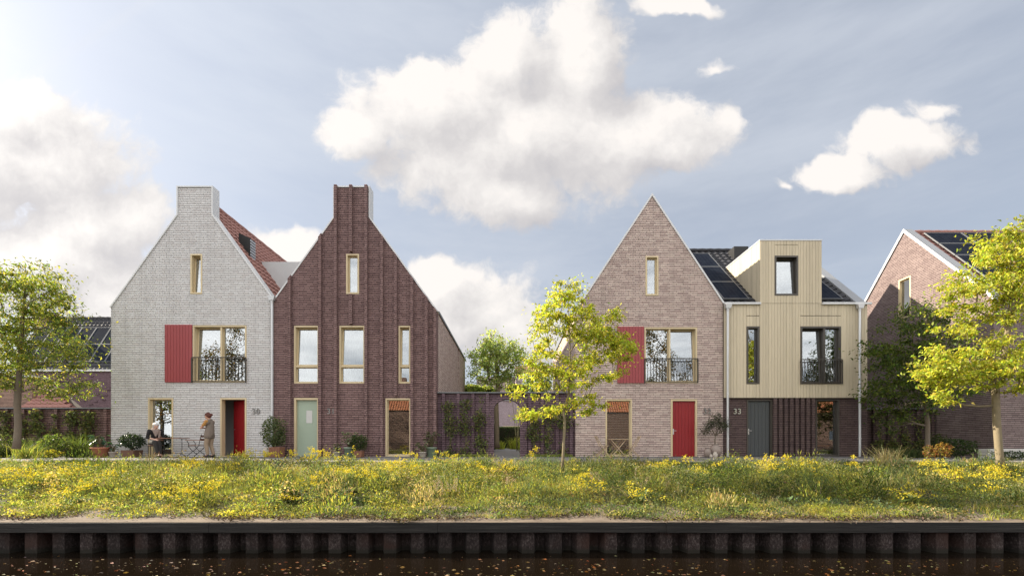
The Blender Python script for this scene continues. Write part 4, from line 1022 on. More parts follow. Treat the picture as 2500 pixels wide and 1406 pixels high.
BLUEG = [(0.11,0.16,0.075), (0.14,0.185,0.09), (0.09,0.13,0.06)]
def zone(P, seed, sc=0.45): return fbm(P[:, 0]*sc, P[:, 1]*sc*1.6, seed)
def lowf(P):      # growth is short on the lower slope, along a wandering line
    e = BB + .5 + 1.5*fbm(P[:, 0]*.28, P[:, 0]*0+2, 37)
    return .38 + .62*np.clip((P[:, 1]-e)/.7, 0, 1)
def topf(P, k=.55): return 1-k*np.clip((P[:, 1]-(BT-2.0))/1.8, 0, 1)
def sward(n, hk, cols_of, seed, ymin=BB, ymax=BT, dens=None, wd=(.0035, .008)):
    P = scatter(n, ymin, ymax, (lambda x, y: edge_fade(x, y)*(dens(x, y) if dens is not None else 1)))
    k = len(P); hn = fbm(P[:, 0]*0.9, P[:, 1]*1.3, seed)
    H_ = hk*(0.05+1.9*np.clip((hn-.25)*1.5, .08, 1))*RNG.uniform(.45, 1.2, k)*lowf(P)*topf(P)
    a = RNG.uniform(0, 2*np.pi, k); lean = np.stack([np.cos(a), np.sin(a)], 1)*(H_*RNG.uniform(.1, .7, k))[:, None]
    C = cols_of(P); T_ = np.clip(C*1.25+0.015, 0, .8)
    P[:, 2] -= 0.02
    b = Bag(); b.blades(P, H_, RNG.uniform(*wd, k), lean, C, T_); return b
def mixcols(P, sets, seed, sc=.5, tilt_x=True, turf=False):
    z = zone(P, seed, sc) + (0.16*np.clip(P[:, 0]/9, -1, 1)*(1 if tilt_x else 0)); z = (z-z.min())/(np.ptp(z)+1e-6); z = np.clip((z-.22)/.56, 0, .999)
    idx = np.clip((z*len(sets)+RNG.normal(0, .35, len(P))).astype(int), 0, len(sets)-1)
    out = np.zeros((len(P), 3))
    for i, s_ in enumerate(sets):
        q = idx == i
        if q.any(): out[q] = palette(int(q.sum()), s_)
    low = turf & (np.clip((BB+.9+1.5*fbm(P[:, 0]*.28, P[:, 0]*0+2, 37)-P[:, 1])/.8, 0, 1) > RNG.random(len(P))*1.15)
    if low.any(): out[low] = palette(int(low.sum()), TURF, .2)
    return out
HERBG = [(0.13,0.16,0.045), (0.17,0.19,0.06), (0.10,0.13,0.04), (0.20,0.185,0.07)]
TURF = [(0.34,0.325,0.045), (0.29,0.285,0.04), (0.38,0.345,0.055), (0.22,0.235,0.04)]
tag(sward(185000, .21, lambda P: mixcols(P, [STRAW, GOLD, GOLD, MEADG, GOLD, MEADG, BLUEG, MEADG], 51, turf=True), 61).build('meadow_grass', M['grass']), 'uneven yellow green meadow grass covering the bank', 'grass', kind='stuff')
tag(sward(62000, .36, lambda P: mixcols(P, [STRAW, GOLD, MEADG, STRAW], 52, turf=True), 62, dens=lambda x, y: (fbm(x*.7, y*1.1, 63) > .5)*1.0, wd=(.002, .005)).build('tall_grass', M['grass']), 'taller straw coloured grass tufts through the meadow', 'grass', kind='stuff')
# leafy herbs: little clouds of small leaves
def herbs(n, per, h, cols_of, seed, sz, dens=None, spread=.09, name='herbs', lab='', mat='leaf', ymin=BB, ymax=BT, lw=.45, up=.6):
    P = scatter(n, ymin, ymax, lambda x, y: edge_fade(x, y)*(dens(x, y) if dens else 1)); k = len(P)
    H_ = h*RNG.uniform(.5, 1.2, k)*lowf(P)*topf(P); ci = np.repeat(np.arange(k), per); m_ = len(ci)
    t = RNG.uniform(0.1, 1, m_); Q = P[ci] + np.stack([RNG.normal(0, spread, m_), RNG.normal(0, spread, m_), t*H_[ci]], 1)
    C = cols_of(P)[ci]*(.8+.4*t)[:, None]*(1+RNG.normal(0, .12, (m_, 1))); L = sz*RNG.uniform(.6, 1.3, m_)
    b = Bag(); b.leaves(Q, rand_dirs(m_, .5), rand_dirs(m_, up), L, L*lw, np.clip(C, .004, .8))
    return tag(b.build(name, M[mat]), lab, 'wild plants', kind='stuff')
DEEP = [(0.06,0.085,0.025), (0.045,0.07,0.02), (0.085,0.11,0.035)]
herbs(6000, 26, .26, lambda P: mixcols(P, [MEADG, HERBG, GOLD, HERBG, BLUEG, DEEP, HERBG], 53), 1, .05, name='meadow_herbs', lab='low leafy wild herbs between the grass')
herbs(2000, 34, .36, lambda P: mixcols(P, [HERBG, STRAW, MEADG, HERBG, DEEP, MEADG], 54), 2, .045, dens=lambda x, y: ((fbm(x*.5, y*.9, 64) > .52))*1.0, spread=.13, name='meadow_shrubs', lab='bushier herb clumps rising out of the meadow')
# big shrubby clumps that break the slope and its skyline
RNG = np.random.default_rng(33); b = Bag()
for q in range(440):
    big = q >= 350; x, y = RNG.uniform(-15, 15), RNG.uniform(BB+.25, BT-.1) if not big else RNG.uniform(BB+1.5, BT-.7)
    if abs(x) > (y+18)*1.17+2: continue
    z = float(bank_z(np.array([x]), np.array([y]))[0]); r_ = RNG.uniform(.14, .42); h = RNG.uniform(.16, .6)*(1 if y < BT-1.2 else RNG.choice([.5, .6, .95])); n = int(900*r_*(h+.3))
    if big: r_ *= 1.7; h = RNG.uniform(.35, .72)*(1 if y < BT-1.6 else .6); n = int(1000*r_*(h+.5))
    d = rand_dirs(n); d[:, 2] = np.abs(d[:, 2]); P = np.array([x, y, z]) + d*(RNG.uniform(.25, 1, n)**.5*(1+.3*np.sin(d[:, 0]*7+q)*np.cos(d[:, 1]*6)))[:, None]*[r_, r_*.8, h]
    st_ = [HERBG, DEEP, GREEN, BLUEG, MEADG][q % 5] if big else [GOLD, MEADG, OLIVEG, DEEP, BLUEG, STRAW, MEADG, DEEP, BLUEG][min(8, max(0, int(RNG.integers(0, 7) + (x > 1)*RNG.integers(0, 3))))]; C = palette(n, st_); L = RNG.uniform(.03, .055)*RNG.uniform(.6, 1.3, n)
    if q % 3 == 0: b.leaves(P, unit(d*.5+rand_dirs(n)*.4+[0, 0, .7]), rand_dirs(n), L*1.9, L*.3, C)
    else: b.leaves(P, rand_dirs(n, .4), rand_dirs(n, .7), L, L*.5, C)
tag(b.build('bank_undergrowth', M['leaf']), 'uneven shrubby clumps of weeds on the bank', 'wild plants', kind='stuff')
# flowers
def heads(n, per, h, col, seed, sz, dens, spread, name, lab, hv=.25, ymin=BB+.5, ymax=BT, stemc=(0.14,0.17,0.05), spike=0.0, cap=None):
    P = scatter(n, ymin, ymax, dens); k = len(P)
    if cap: P = P[:cap]; k = len(P)
    H_ = h*RNG.uniform(1-hv, 1+hv, k)*(0.6+0.4*np.clip((P[:, 1]-BB)/1.6, 0, 1))*topf(P, .5)
    b = Bag(); lean = RNG.normal(0, .04, (k, 2)); b.blades(P, H_, np.full(k, .0035), lean, palette(k, [stemc]))
    ci = np.repeat(np.arange(k), per); m_ = len(ci); top = P + np.concatenate([lean, H_[:, None]], 1)
    Q = top[ci] + np.stack([RNG.normal(0, spread, m_), RNG.normal(0, spread, m_), RNG.normal(0, spread*.55, m_) - spike*RNG.uniform(0, 1, m_)*H_[ci]], 1)
    L = sz*RNG.uniform(.6, 1.3, m_); b.leaves(Q, rand_dirs(m_, .3), rand_dirs(m_, .9), L, L*.8, palette(m_, col, .12), .15)
    return tag(b.build(name, M['petal']), lab, 'flowers', kind='stuff')
YEL = [(0.60,0.50,0.03), (0.54,0.44,0.02), (0.64,0.56,0.06)]
def on_bank(px, py, h):     # the spot on the bank whose plants, h tall, appear at this photo position
    D = np.linspace(8.5, 13, 200); x = WX(px, D); q = HY + (CAMZ - bank_z(x, D-18) - h)*F/D
    i = int(np.argmin(np.abs(q-py))); return float(x[i]), float(D[i]-18), float(D[i])
CL = [(30,1160,40,14), (85,1165,30,12), (165,1152,35,9), (270,1160,20,8), (180,1196,40,13), (240,1212,40,10), (395,1200,26,14), (450,1200,20,12), (500,1190,28,16), (445,1142,34,12), (705,1212,30,14), (860,1150,50,9), (960,1148,60,12), (900,1165,30,8), (1180,1145,40,9), (1240,1142,26,8), (1425,1172,34,18), (1460,1195,22,14), (1558,1195,22,18), (1610,1132,26,10), (1640,1212,34,12), (1700,1150,30,8), (1870,1142,34,8), (1960,1145,26,7), (2225,1200,42,11), (2270,1130,40,9), (2330,1160,60,14), (2440,1158,46,15), (2400,1195,30,10), (580,1140,26,10), (1040,1215,18,6), (760,1180,22,8)]
def clump_dens(L, h):
    Q = [on_bank(px, py, h)+(rx, ry) for px, py, rx, ry in L]
    def f(x, y):
        d = np.zeros(len(x))
        for cx, cy, D, rx, ry in Q: d = np.maximum(d, np.exp(-(((x-cx)/(rx*D/F*.85))**2 + ((y-cy)/(ry*D/F*2.6))**2)))
        return d*(.12+.75*fbm(x*4, y*4, 76))
    return f
heads(30000, 15, .36, YEL, 5, .030, clump_dens(CL, .3), .042, 'yellow_flowers', 'patches of bright yellow blossom on the bank')
heads(350, 8, .30, YEL, 6, .026, lambda x, y: np.clip((fbm(x*.5+9, y*.5, 72, 3)-.4)*3, 0, 1), .04, 'yellow_flowers', 'thin scatter of yellow blossom through the meadow')
PK = [(375,1168,16,14), (395,1172,10,12), (625,1163,44,8), (770,1158,36,12), (1062,1185,34,26), (1110,1190,22,12), (1450,1165,14,10), (250,1178,24,8), (1570,1165,20,8), (2010,1190,18,8), (1185,1170,16,10), (1240,1175,16,10)]
heads(40000, 16, .36, [(0.55,0.42,0.34), (0.5,0.36,0.31), (0.45,0.36,0.26)], 7, .020, lambda x, y: .55*clump_dens(PK, .26)(x, y), .010, 'pink_spikes', 'drifts of pinkish flower spikes', spike=.45)
heads(8000, 4, .30, [(0.62,0.60,0.54), (0.55,0.53,0.42)], 8, .016, lambda x, y: np.clip((y+8.2)/1.2, .1, 1)*np.clip((fbm(x*.5+40, y*.8, 74, 3)-.45)*6, 0, 1), .016, 'white_flowers', 'specks of small white flowers through the meadow')
heads(700, 7, .30, [(0.22,0.09,0.08), (0.28,0.12,0.07)], 9, .026, lambda x, y: np.clip((fbm(x*.6+60, y*.8, 75, 3)-.55)*9, 0, 1), .03, 'russet_seedheads', 'reddish brown seed heads in small patches')
# single tall rape plants standing above the edge of the path, in their drifts
def rape(x, y, h, n, label, spread=.16):
    z = float(bank_z(np.array([x]), np.array([y]))[0]) if y < BT else 0.0
    r = thing('flowering_rape', label, 'wildflower', (x, y, z), 'tall yellow rape plants')
    st = Bag(); fl = Bag()
    P = np.array([x, y, z]) + np.stack([RNG.normal(0, spread, n), RNG.normal(0, spread*.6, n), np.zeros(n)-.02], 1)
    H_ = h*RNG.uniform(.65, 1.1, n); lean = RNG.normal(0, .06, (n, 2)); st.blades(P, H_, np.full(n, .006), lean, palette(n, [(0.15,0.19,0.06)]))
    m_ = n*9; ci = np.repeat(np.arange(n), 9); t = RNG.uniform(0.05, .65, m_)
    Q = P[ci] + np.concatenate([lean[ci]*t[:, None], (t*H_[ci])[:, None]], 1); L = .10*RNG.uniform(.5, 1.2, m_)*(1.1-t)
    st.leaves(Q, unit(rand_dirs(m_)*np.array([1, 1, .3])+[0, 0, .3]), rand_dirs(m_, 1.2), L, L*.35, palette(m_, [(0.12,0.16,0.05), (0.17,0.2,0.05)]))
    m_ = n*26; ci = np.repeat(np.arange(n), 26); top = P + np.concatenate([lean, H_[:, None]], 1)
    br_ = RNG.normal(0, .045, (n*4, 3))*[1, 1, .8]; bi = ci*4 + RNG.integers(0, 4, m_)
    Q = top[ci] + br_[bi] + RNG.normal(0, .018, (m_, 3)); fl.leaves(Q, rand_dirs(m_, .3), rand_dirs(m_, .8), .032, .028, palette(m_, YEL, .12), .12)
    st.build('stem', M['leaf'], r); fl.build('blossom', M['petal'], r)
for (px, w_, h, n, lab) in ((610, 40, .62, 14, 'yellow rape clump just right of the open red door'), (650, 24, .70, 8, 'tall yellow rape before the round potted shrub'), (745, 30, .78, 14, 'yellow rape clump left of the mint door foot'), (785, 26, .80, 11, 'yellow rape clump before the mint door'), (830, 20, .62, 6, 'yellow rape near the small pale pot'), (975, 24, .62, 9, 'yellow rape before the blind window of the purple house'), (1010, 14, .72, 4, 'slim yellow rape beside the blind window'), (1085, 22, .66, 8, 'yellow rape before the left end of the arched wall'), (1230, 10, .52, 3, 'sparse yellow rape before the archway'), (1305, 10, .74, 4, 'thin yellow rape left of the young tree'), (1655, 22, .62, 9, 'yellow rape before the closed red door'), (1770, 18, .56, 6, 'yellow rape before the joint of brick and timber houses'), (1860, 26, .60, 10, 'yellow rape before the grey door'), (1915, 16, .60, 6, 'yellow rape before the fluted brickwork'), (1955, 18, .62, 6, 'yellow rape at the right end of the fluted brickwork'), (2060, 14, .64, 5, 'yellow rape beside the right downpipe'), (205, 30, .45, 9, 'low yellow rape by the left garden bed'), (470, 30, .42, 8, 'low yellow rape before the folding chair')):
    D = 12.2; rape(WX(px, D), D-18+RNG.uniform(-.3, .3), h*.78, n, lab, w_*D/F*.8)
# broad leaved docks near the water
def dock(x, y, r_, n, label, col):
    z = float(bank_z(np.array([x]), np.array([y]))[0]); q = tag(None or bpy.data.objects.new('dock_plant', None)); bpy.data.objects.remove(q)
    b = Bag(); a = RNG.uniform(0, 2*np.pi, n); el = RNG.uniform(.15, 1.1, n)
    d = np.stack([np.cos(a)*np.cos(el), np.sin(a)*np.cos(el), np.sin(el)], 1); L = r_*RNG.uniform(.6, 1.15, n)
    nr = unit(np.stack([-np.cos(a)*np.sin(el), -np.sin(a)*np.sin(el), np.cos(el)], 1)+RNG.normal(0, .2, (n, 3)))
    P0 = np.array([x, y, z+.02]) + np.stack([RNG.normal(0, r_*.35, n), RNG.normal(0, r_*.2, n), np.abs(RNG.normal(0, .02, n))], 1)
    b.leaves(P0, d, nr, L, L*.5, palette(n, col, .15), .12)
    o = b.build('dock_plant', M['leaf_gloss'], loc=(x, y, z)); return tag(o, label, 'plant', 'broad leaved plants near the water')
PALE = [(0.20,0.25,0.11), (0.15,0.21,0.08), (0.26,0.29,0.14)]
for (px, py, r_, n, lab, c_) in ((190, 1238, .24, 26, 'pale broad leaved plant low on the bank below the left bed', PALE), (400, 1225, .22, 22, 'pale broad leaved plant below the yellow patch left of the chair', PALE), (710, 1248, .28, 40, 'dark green dock low on the bank below the mint door', DEEP), (690, 1222, .2, 16, 'yellowish broad leaved plant just above the dark dock', PALE), (1555, 1245, .30, 30, 'grey green dock below the wooden bistro set', PALE), (1915, 1258, .18, 18, 'small grey dock near the sand below the grey door', BLUEG), (2225, 1246, .26, 44, 'spreading green dock below the gap beside the timber house', MEADG), (865, 1215, .18, 14, 'small pale dock below the potted shrubs', PALE), (1010, 1240, .16, 12, 'small dark dock below the blind window', DEEP)):
    D = 9.4 if py > 1235 else 9.9; dock(WX(px, D), D-18, r_, n, lab, c_)
# tufts of the tall sedge beside the young tree
def tuft(name, label, x, y, z, n, h, cols, w=.006, spread=.12, leanf=.6, cat='grass tuft', group=None, mat='grass'):
    b = Bag(); P = np.array([x, y, z]) + np.stack([RNG.normal(0, spread, n), RNG.normal(0, spread*.7, n), np.zeros(n)], 1)
    H_ = h*RNG.uniform(.45, 1.1, n); a = RNG.uniform(0, 2*np.pi, n); lean = np.stack([np.cos(a), np.sin(a)], 1)*(H_*RNG.uniform(.1, leanf*1.3, n))[:, None]
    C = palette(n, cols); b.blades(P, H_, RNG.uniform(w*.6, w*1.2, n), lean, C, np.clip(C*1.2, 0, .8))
    return tag(b.build(name, M[mat], loc=(x, y, z)), label, cat, group)
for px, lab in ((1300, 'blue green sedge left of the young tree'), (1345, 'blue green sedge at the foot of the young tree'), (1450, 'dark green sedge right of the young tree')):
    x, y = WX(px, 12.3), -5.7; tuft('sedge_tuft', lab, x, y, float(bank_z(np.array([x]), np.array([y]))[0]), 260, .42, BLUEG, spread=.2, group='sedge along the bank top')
k = 9000; x = RNG.uniform(-12, 12, k); y = BB + .75*fbm(x*0.7, x*0+3, 31) + .4*(fbm(x*2.6, x*0, 32)-.5) - .48 + RNG.normal(0, .10, k)
ok = RNG.random(k) < np.clip((fbm(x*.8+5, y*0, 91)-.42)*6, 0, 1); x, y = x[ok], y[ok]; k = len(x)
b = Bag(); P = np.stack([x, y, np.maximum(bank_z(x, y), CAPZ+.03)+RNG.uniform(0, .05, k)], 1); L = .05*RNG.uniform(.3, 1.3, k); b.leaves(P, unit(rand_dirs(k)*[1, 1, .4]), rand_dirs(k, 1.2), L, L*.6, palette(k, [(0.06,0.045,0.03), (0.11,0.08,0.055), (0.035,0.028,0.02), (0.17,0.13,0.09)], .25)); tag(b.build('leaf_litter', M['petal']), 'dry brown litter along the lower edge of the meadow', 'dead leaves', kind='stuff')
# fallen leaves float on the canal
k = 12500; x = RNG.uniform(-11, 11, k); y = -10.05 - 1.9*RNG.uniform(0, 1, k)**.8
ok = RNG.random(k) < (0.05+1.5*np.clip(fbm(x*.9, y*1.6, 81)-.3, 0, 1))*np.clip((-10.12-y)*2.2+.12, .12, 1); x, y = x[ok], y[ok]; k = len(x)
P = np.stack([x, y, np.full(k, WATZ+.004)], 1); a = RNG.normal(0, .35, k); L = .006+.085*RNG.random(k)**6
b = Bag(); b.leaves(P, np.stack([np.cos(a), np.sin(a), .02*np.ones(k)], 1), unit(np.stack([RNG.normal(0, .25, k), RNG.normal(0, .25, k), np.ones(k)], 1)), L, L*RNG.uniform(.25, .6, k), palette(k, [(0.21,0.14,0.06), (0.14,0.085,0.035), (0.30,0.24,0.15), (0.11,0.07,0.03), (0.24,0.08,0.025)], .4), .05)
tag(b.build('floating_leaves', M['petal']), 'yellow and brown fallen leaves drifting on the black water', 'leaves', kind='stuff')
# ---------------------------------------------------------------- houses and gardens further back
H = thing('solar_roof_house', 'dark tiled house with two rows of solar panels behind the left garden wall', 'house', (-32, 21, 0))
XL, XR, Y0, Y1 = -39.9, -24.0, 18.0, 21.0; ez, rz = 6.30, 11.15
mb = MB().box(XL, Y0, 0, XR, Y0+.3, ez-.15); mb.plate([(Y0+.3, 0), (2*Y1-Y0, 0), (2*Y1-Y0, ez), (Y1, rz-.1), (Y0+.3, ez+.2)], [], XL, XL+.3, 'x'); mb.plate([(Y0+.3, 0), (2*Y1-Y0, 0), (2*Y1-Y0, ez), (Y1, rz-.1), (Y0+.3, ez+.2)], [], XR-.3, XR, 'x')
for k in range(120):
    x, z = random.uniform(-39, -30), random.uniform(2.2, 5.8); z = round(z/.071)*.071; mb.box(x, Y0-.07, z, x+.26, Y0-.0005, z+.06)
mb.build('wall', M['violet_brick'], H)
MB().box(XL, Y0-.14, ez-.148, XR, Y0+.25, ez-.0).build('eaves_board', M['coping'], H)
L_ = math.hypot(Y1-Y0, rz-ez); us = Vector((0, (Y1-Y0)/L_, (rz-ez)/L_)); nn = Vector((0, -us.z, us.y)); o = Vector((XL, Y0, ez))
mb = MB(); pantile(mb, o, (1,0,0), us, nn, XR-XL, L_, tw=.33, amp=.045, k=6); pantile(mb, (XL, 2*Y1-Y0, ez), (1,0,0), (0,-us.y,us.z), (0,us.z,us.y), XR-XL, L_, tw=.6, k=3)
mb.tube([(x, Y1, rz+.02) for x in np.arange(XL, XR, .2)], [0.10+0.02*(i%2) for i in range(len(np.arange(XL, XR, .2)))], 8); mb.build('roof', M['dark_tile'], H)
solar(H, o, (1,0,0), us, nn, 12, 0.35, 0.72, w=1.17, h=1.88, rows=2)
mb = MB().box(XL-.05, Y1-.5, rz-1.4, XL+.75, Y1+.5, rz+.38); ch_ = mb.build('chimney', M['brown_brick'], H); MB().box(XL-.09, Y1-.55, rz+.381, XL+.79, Y1+.55, rz+.46).build('chimney_cap', M['zinc'], ch_)
MB().box(XL-.06, Y1-.46, rz-1.3, XL-.051, Y1+.46, rz+.36).build('flashing', M['zinc'], ch_)

H = thing('garden_annex', 'brown brick annex with a red tiled hip roof behind the left garden wall', 'house', (-25, 8, 0))
mb = MB().box(-33, 6.0, 0, -25.2, 6.3, 4.0); mb.box(-25.2, 5.2, 0, -21.9, 5.45, 2.15); mb.box(-25.5, 6.3, 0, -25.2, 6.34, 4.0); mb.box(-33, 6.6, 0, -25.6, 6.75, 4.0); mb.build('wall', M['brown_brick'], H)
MB().box(-33.1, 5.95, 4.0, -25.15, 6.8, 4.08).build('flat_roof', M['zinc'], H)
tmp = MB(); us = Vector((0, .80, .60)).normalized(); pantile(tmp, (-27.2, 5.15, 2.15), (1,0,0), us, Vector((0, -us.z, us.y)), 5.5, 3.4, tw=.28, th=.33)
lim = lambda p: -21.75 - (p[2]-2.15)*2.3
keep = [f for f in tmp.f if all(tmp.v[i][0] <= lim(tmp.v[i]) and (tmp.v[i][0] > -25.19 or tmp.v[i][1] > 6.31) for i in f)]; tmp.f = keep; tmp.m = [0]*len(keep)
Q = [(-25.2, 5.2, 2.12), (-21.9, 5.2, 2.12), (-26.3, 7.75, 4.03), (-27.2, 7.75, 4.03), (-27.2, 6.31, 2.95), (-25.2, 6.31, 2.95)]
tmp.add(Q + [(a, c, e-.2) for a, c, e in Q], [(0,1,2,5), (5,2,3,4), (11,8,7,6), (10,9,8,11)] + [(k, 6+k, 6+(k+1)%6, (k+1)%6) for k in range(6)])
tmp.build('roof', M['red_tile'], H)
MB().tube([(-21.75, 5.15, 2.20), (-26.35, 7.78, 4.14)], .085, 8).build('hip_tile', M['soil'], H)
window(H, (-27.4, .9, -26.6, 2.02), 5.985, 'beige', depth=.05)

H = thing('terrace_house', 'terrace house with gridded upper windows seen between the houses', 'house', (3, 34, 0))
mb = MB().plate(rect(-4.5, 0, 9, 5.1), [rect(-1.0, .9, 1.4, 2.35)], 31.5, 31.8); mb.box(.4, 32.2, 5.1, 9, 32.5, 5.9); mb.box(.4, 32.2, 5.9, 1.1, 32.5, 8.15); mb.box(.4, 32.2, 8.15, 9, 32.5, 8.95); mb.box(-4.5, 40, 0, 9, 40.3, 8.9); mb.box(-4.5, 31.8, 0, -4.2, 40, 5.1); mb.box(.4, 32.5, 5.1, .7, 40, 8.95)
mb.build('wall', M['lilac_brick'], H)
M['orange_brick'] = brick('orange_brick', (0.50,0.24,0.13), (0.40,0.17,0.09), (0.5,0.42,0.36), bw=.22, rh=.2, ms=.03)
MB().box(.38, 32.14, 8.15, 9, 32.198, 8.98).build('brick_band', M['orange_brick'], H); MB().box(.38, 32.14, 5.1, 9, 32.198, 5.9).build('brick_band', M['orange_brick'], H)
MB().box(-4.6, 31.4, 5.101, 9, 32.13, 5.18).build('flat_roof', M['zinc'], H); MB().box(.3, 32.1, 8.981, 9.1, 40.3, 9.05).build('flat_roof', M['zinc'], H)
window(H, (1.1, 5.9, 7.1, 8.15), 32.21, 'coping', mull=[2.1, 3.1, 4.1, 5.1, 6.1], trans=7.1, w=.05, label='wide gridded upper window'); window(H, (-1.0, .9, 1.4, 2.35), 31.5, 'beige', mull=[.2])

def canal_house(label, x, y, w):
    H = thing('canal_house', label, 'house', (x, y-4, -.5), 'houses across the canal'); e, r = 5.2, 9.6
    hs = [rect(x-w/2+.8, .3, x-w/2+1.8, 2.4), rect(x+w/2-2.2, .9, x+w/2-.8, 2.4)]
    mb = MB().plate(rect(x-w/2, -.5, x+w/2, e), hs, y-.3, y); mb.box(x-w/2, y-8, -.5, x+w/2, y-7.7, e)
    for a in (x-w/2, x+w/2-.3): mb.plate([(y-.3, -.5), (y-7.7, -.5), (y-7.7, e), (y-4, r-.2), (y-.3, e)], [], a, a+.3, 'x')
    mb.build('wall', M['brown_brick'], H); L_ = math.hypot(4, r-e); mb = MB(); us = Vector((0, -4/L_, (r-e)/L_))
    pantile(mb, (x-w/2-.1, y+.1, e), (1,0,0), us, Vector((0, us.z, -us.y)), w+.2, L_+.1, tw=.36, amp=.05, k=5)
    mb.add([(x-w/2, y-8, e), (x+w/2, y-8, e), (x+w/2, y-4, r), (x-w/2, y-4, r)], [(0,1,2,3)]); mb.build('roof', M['orange_tile'], H)
    for a in hs:
        f = MB().ring(a[0][0]+.01, a[0][1], a[1][0]-.01, a[2][1]-.01, .07, y-.2, y-.05).build('window', M['beige'], H); MB().box(a[0][0]+.07, y-.15, a[0][1]+.07, a[1][0]-.07, y-.13, a[2][1]-.07).build('pane', M['glass'], f)
    MB().box(x-.6, y-4.6, r-.6, x+.2, y-3.6, r+.9).build('chimney', M['brown_brick'], H)
canal_house('orange roofed house across the canal opposite the purple house', -16.5, -48, 9)
canal_house('orange roofed house across the canal opposite the pink house', 16.0, -52, 10.5)
canal_house('orange roofed house across the canal opposite the timber house', 46.5, -52, 9)

# ---------------------------------------------------------------- plants against walls and in beds
def bush(name, label, c, r, n, ln, cols, cat='shrub', group=None, stem=None, shell_=.55, mat='leaf', lw=.55, parent=None, lumps=0):
    """leaf cloud of leaves on an uneven ellipsoid, with its twigs; free standing or as the foliage of a potted plant"""
    c = np.array(c, float); r = np.array(r, float)
    d = rand_dirs(n); q = RNG.uniform(shell_**3, 1, n)**(1/3)
    wob = 1+.22*np.sin(d[:, 0]*5+c[0]*3)*np.cos(d[:, 2]*4.3+c[0])+.12*np.sin(d[:, 1]*9+d[:, 2]*8)
    P = c + d*(q*wob)[:, None]*r; L = ln*RNG.uniform(.6, 1.25, n); b = Bag()
    b.leaves(P, unit(d*.6+rand_dirs(n)*.8), unit(rand_dirs(n)*.8+d*.5+[0, 0, .5]), L, L*lw, palette(n, cols))
    if parent is None:
        root = thing(name, label, cat, (c[0], c[1], 0 if stem is None else stem), group)
    else: root = parent
    b.build('foliage', M[mat], root); mb = MB(); z0 = stem if stem is not None else 0
    for k in range(7):
        e = c + rand_dirs(1)[0]*r*.8; mb.tube([(c[0]+RNG.normal(0, .015), c[1]+RNG.normal(0, .015), z0), (c[0]*.6+e[0]*.4, c[1]*.6+e[1]*.4, z0+(e[2]-z0)*.55), tuple(e)], [.012+.004*(k < 2), .009, .003], 5)
    mb.build('stem', M['stem'], root); return root
def hedge(name, label, x0, y0, z0, x1, y1, z1, n, cols, ln=.05):
    r_ = thing(name, label, 'hedge', ((x0+x1)/2, (y0+y1)/2, 0)); MB().box(x0+.05, y0+.05, z0, x1-.05, y1-.05, z1-.05).build('twigs', M['soil'], r_)
    P = RNG.uniform(0, 1, (n, 3))*[x1-x0, y1-y0, z1-z0]+[x0, y0, z0]; f = RNG.integers(0, 5, n); P[f < 2, 1] = y0; P[f == 2, 0] = x0; P[f == 3, 0] = x1; P[f == 4, 2] = z1
    P += RNG.normal(0, .025, P.shape); b = Bag(); L = ln*RNG.uniform(.6, 1.3, n); b.leaves(P, rand_dirs(n), rand_dirs(n, .4), L, L*.6, palette(n, cols)); b.build('foliage', M['leaf'], r_)
HEDGE = [(0.035,0.06,0.02), (0.05,0.08,0.025), (0.028,0.05,0.018)]
hedge('clipped_hedge', 'dark clipped hedge across the end of the lane behind the arch', -1.5, 26.2, 0, 1.2, 27.0, 2.02, 9000, HEDGE, .09)
hedge('clipped_hedge', 'clipped hedge running along the left side of the lane', -1.95, 9.0, 0, -1.42, 26.0, 2.0, 14000, HEDGE, .09)
for px, py, D, n, h, lab in ((1222, 1091, 38, 200, .75, 'sunlit yellow green tuft on the left of the lane end'), (1257, 1091, 38, 300, 1.05, 'sunlit yellow green tuft on the right of the lane end')):
    tuft('grass_tuft', lab, WX(px, D), D-18, 0, n, h, [(0.34,0.36,0.05), (0.26,0.30,0.04)], w=.014, spread=.2, group='bright tufts behind the arch')
for px, py, rx, ry, D, lab, cols in ((1152, 953, 22, 12, 29, 'pale shrub top above the arched wall beside the purple house', FRESH), (1188, 955, 20, 10, 29, 'pale shrub top above the arched wall under the slender tree', FRESH), (1312, 935, 34, 26, 31, 'deep green bush behind the arched wall beside the young tree', [(0.06,0.11,0.03), (0.08,0.13,0.035)]), (1262, 950, 26, 10, 30, 'yellowish shrub top behind the arched wall', OLIVEG)):
    c = (WX(px, D), D-18, WZ(py, D)); bush('garden_shrub', lab, c, (rx*D/F, rx*D/F, ry*D/F), 1500, .16, cols)
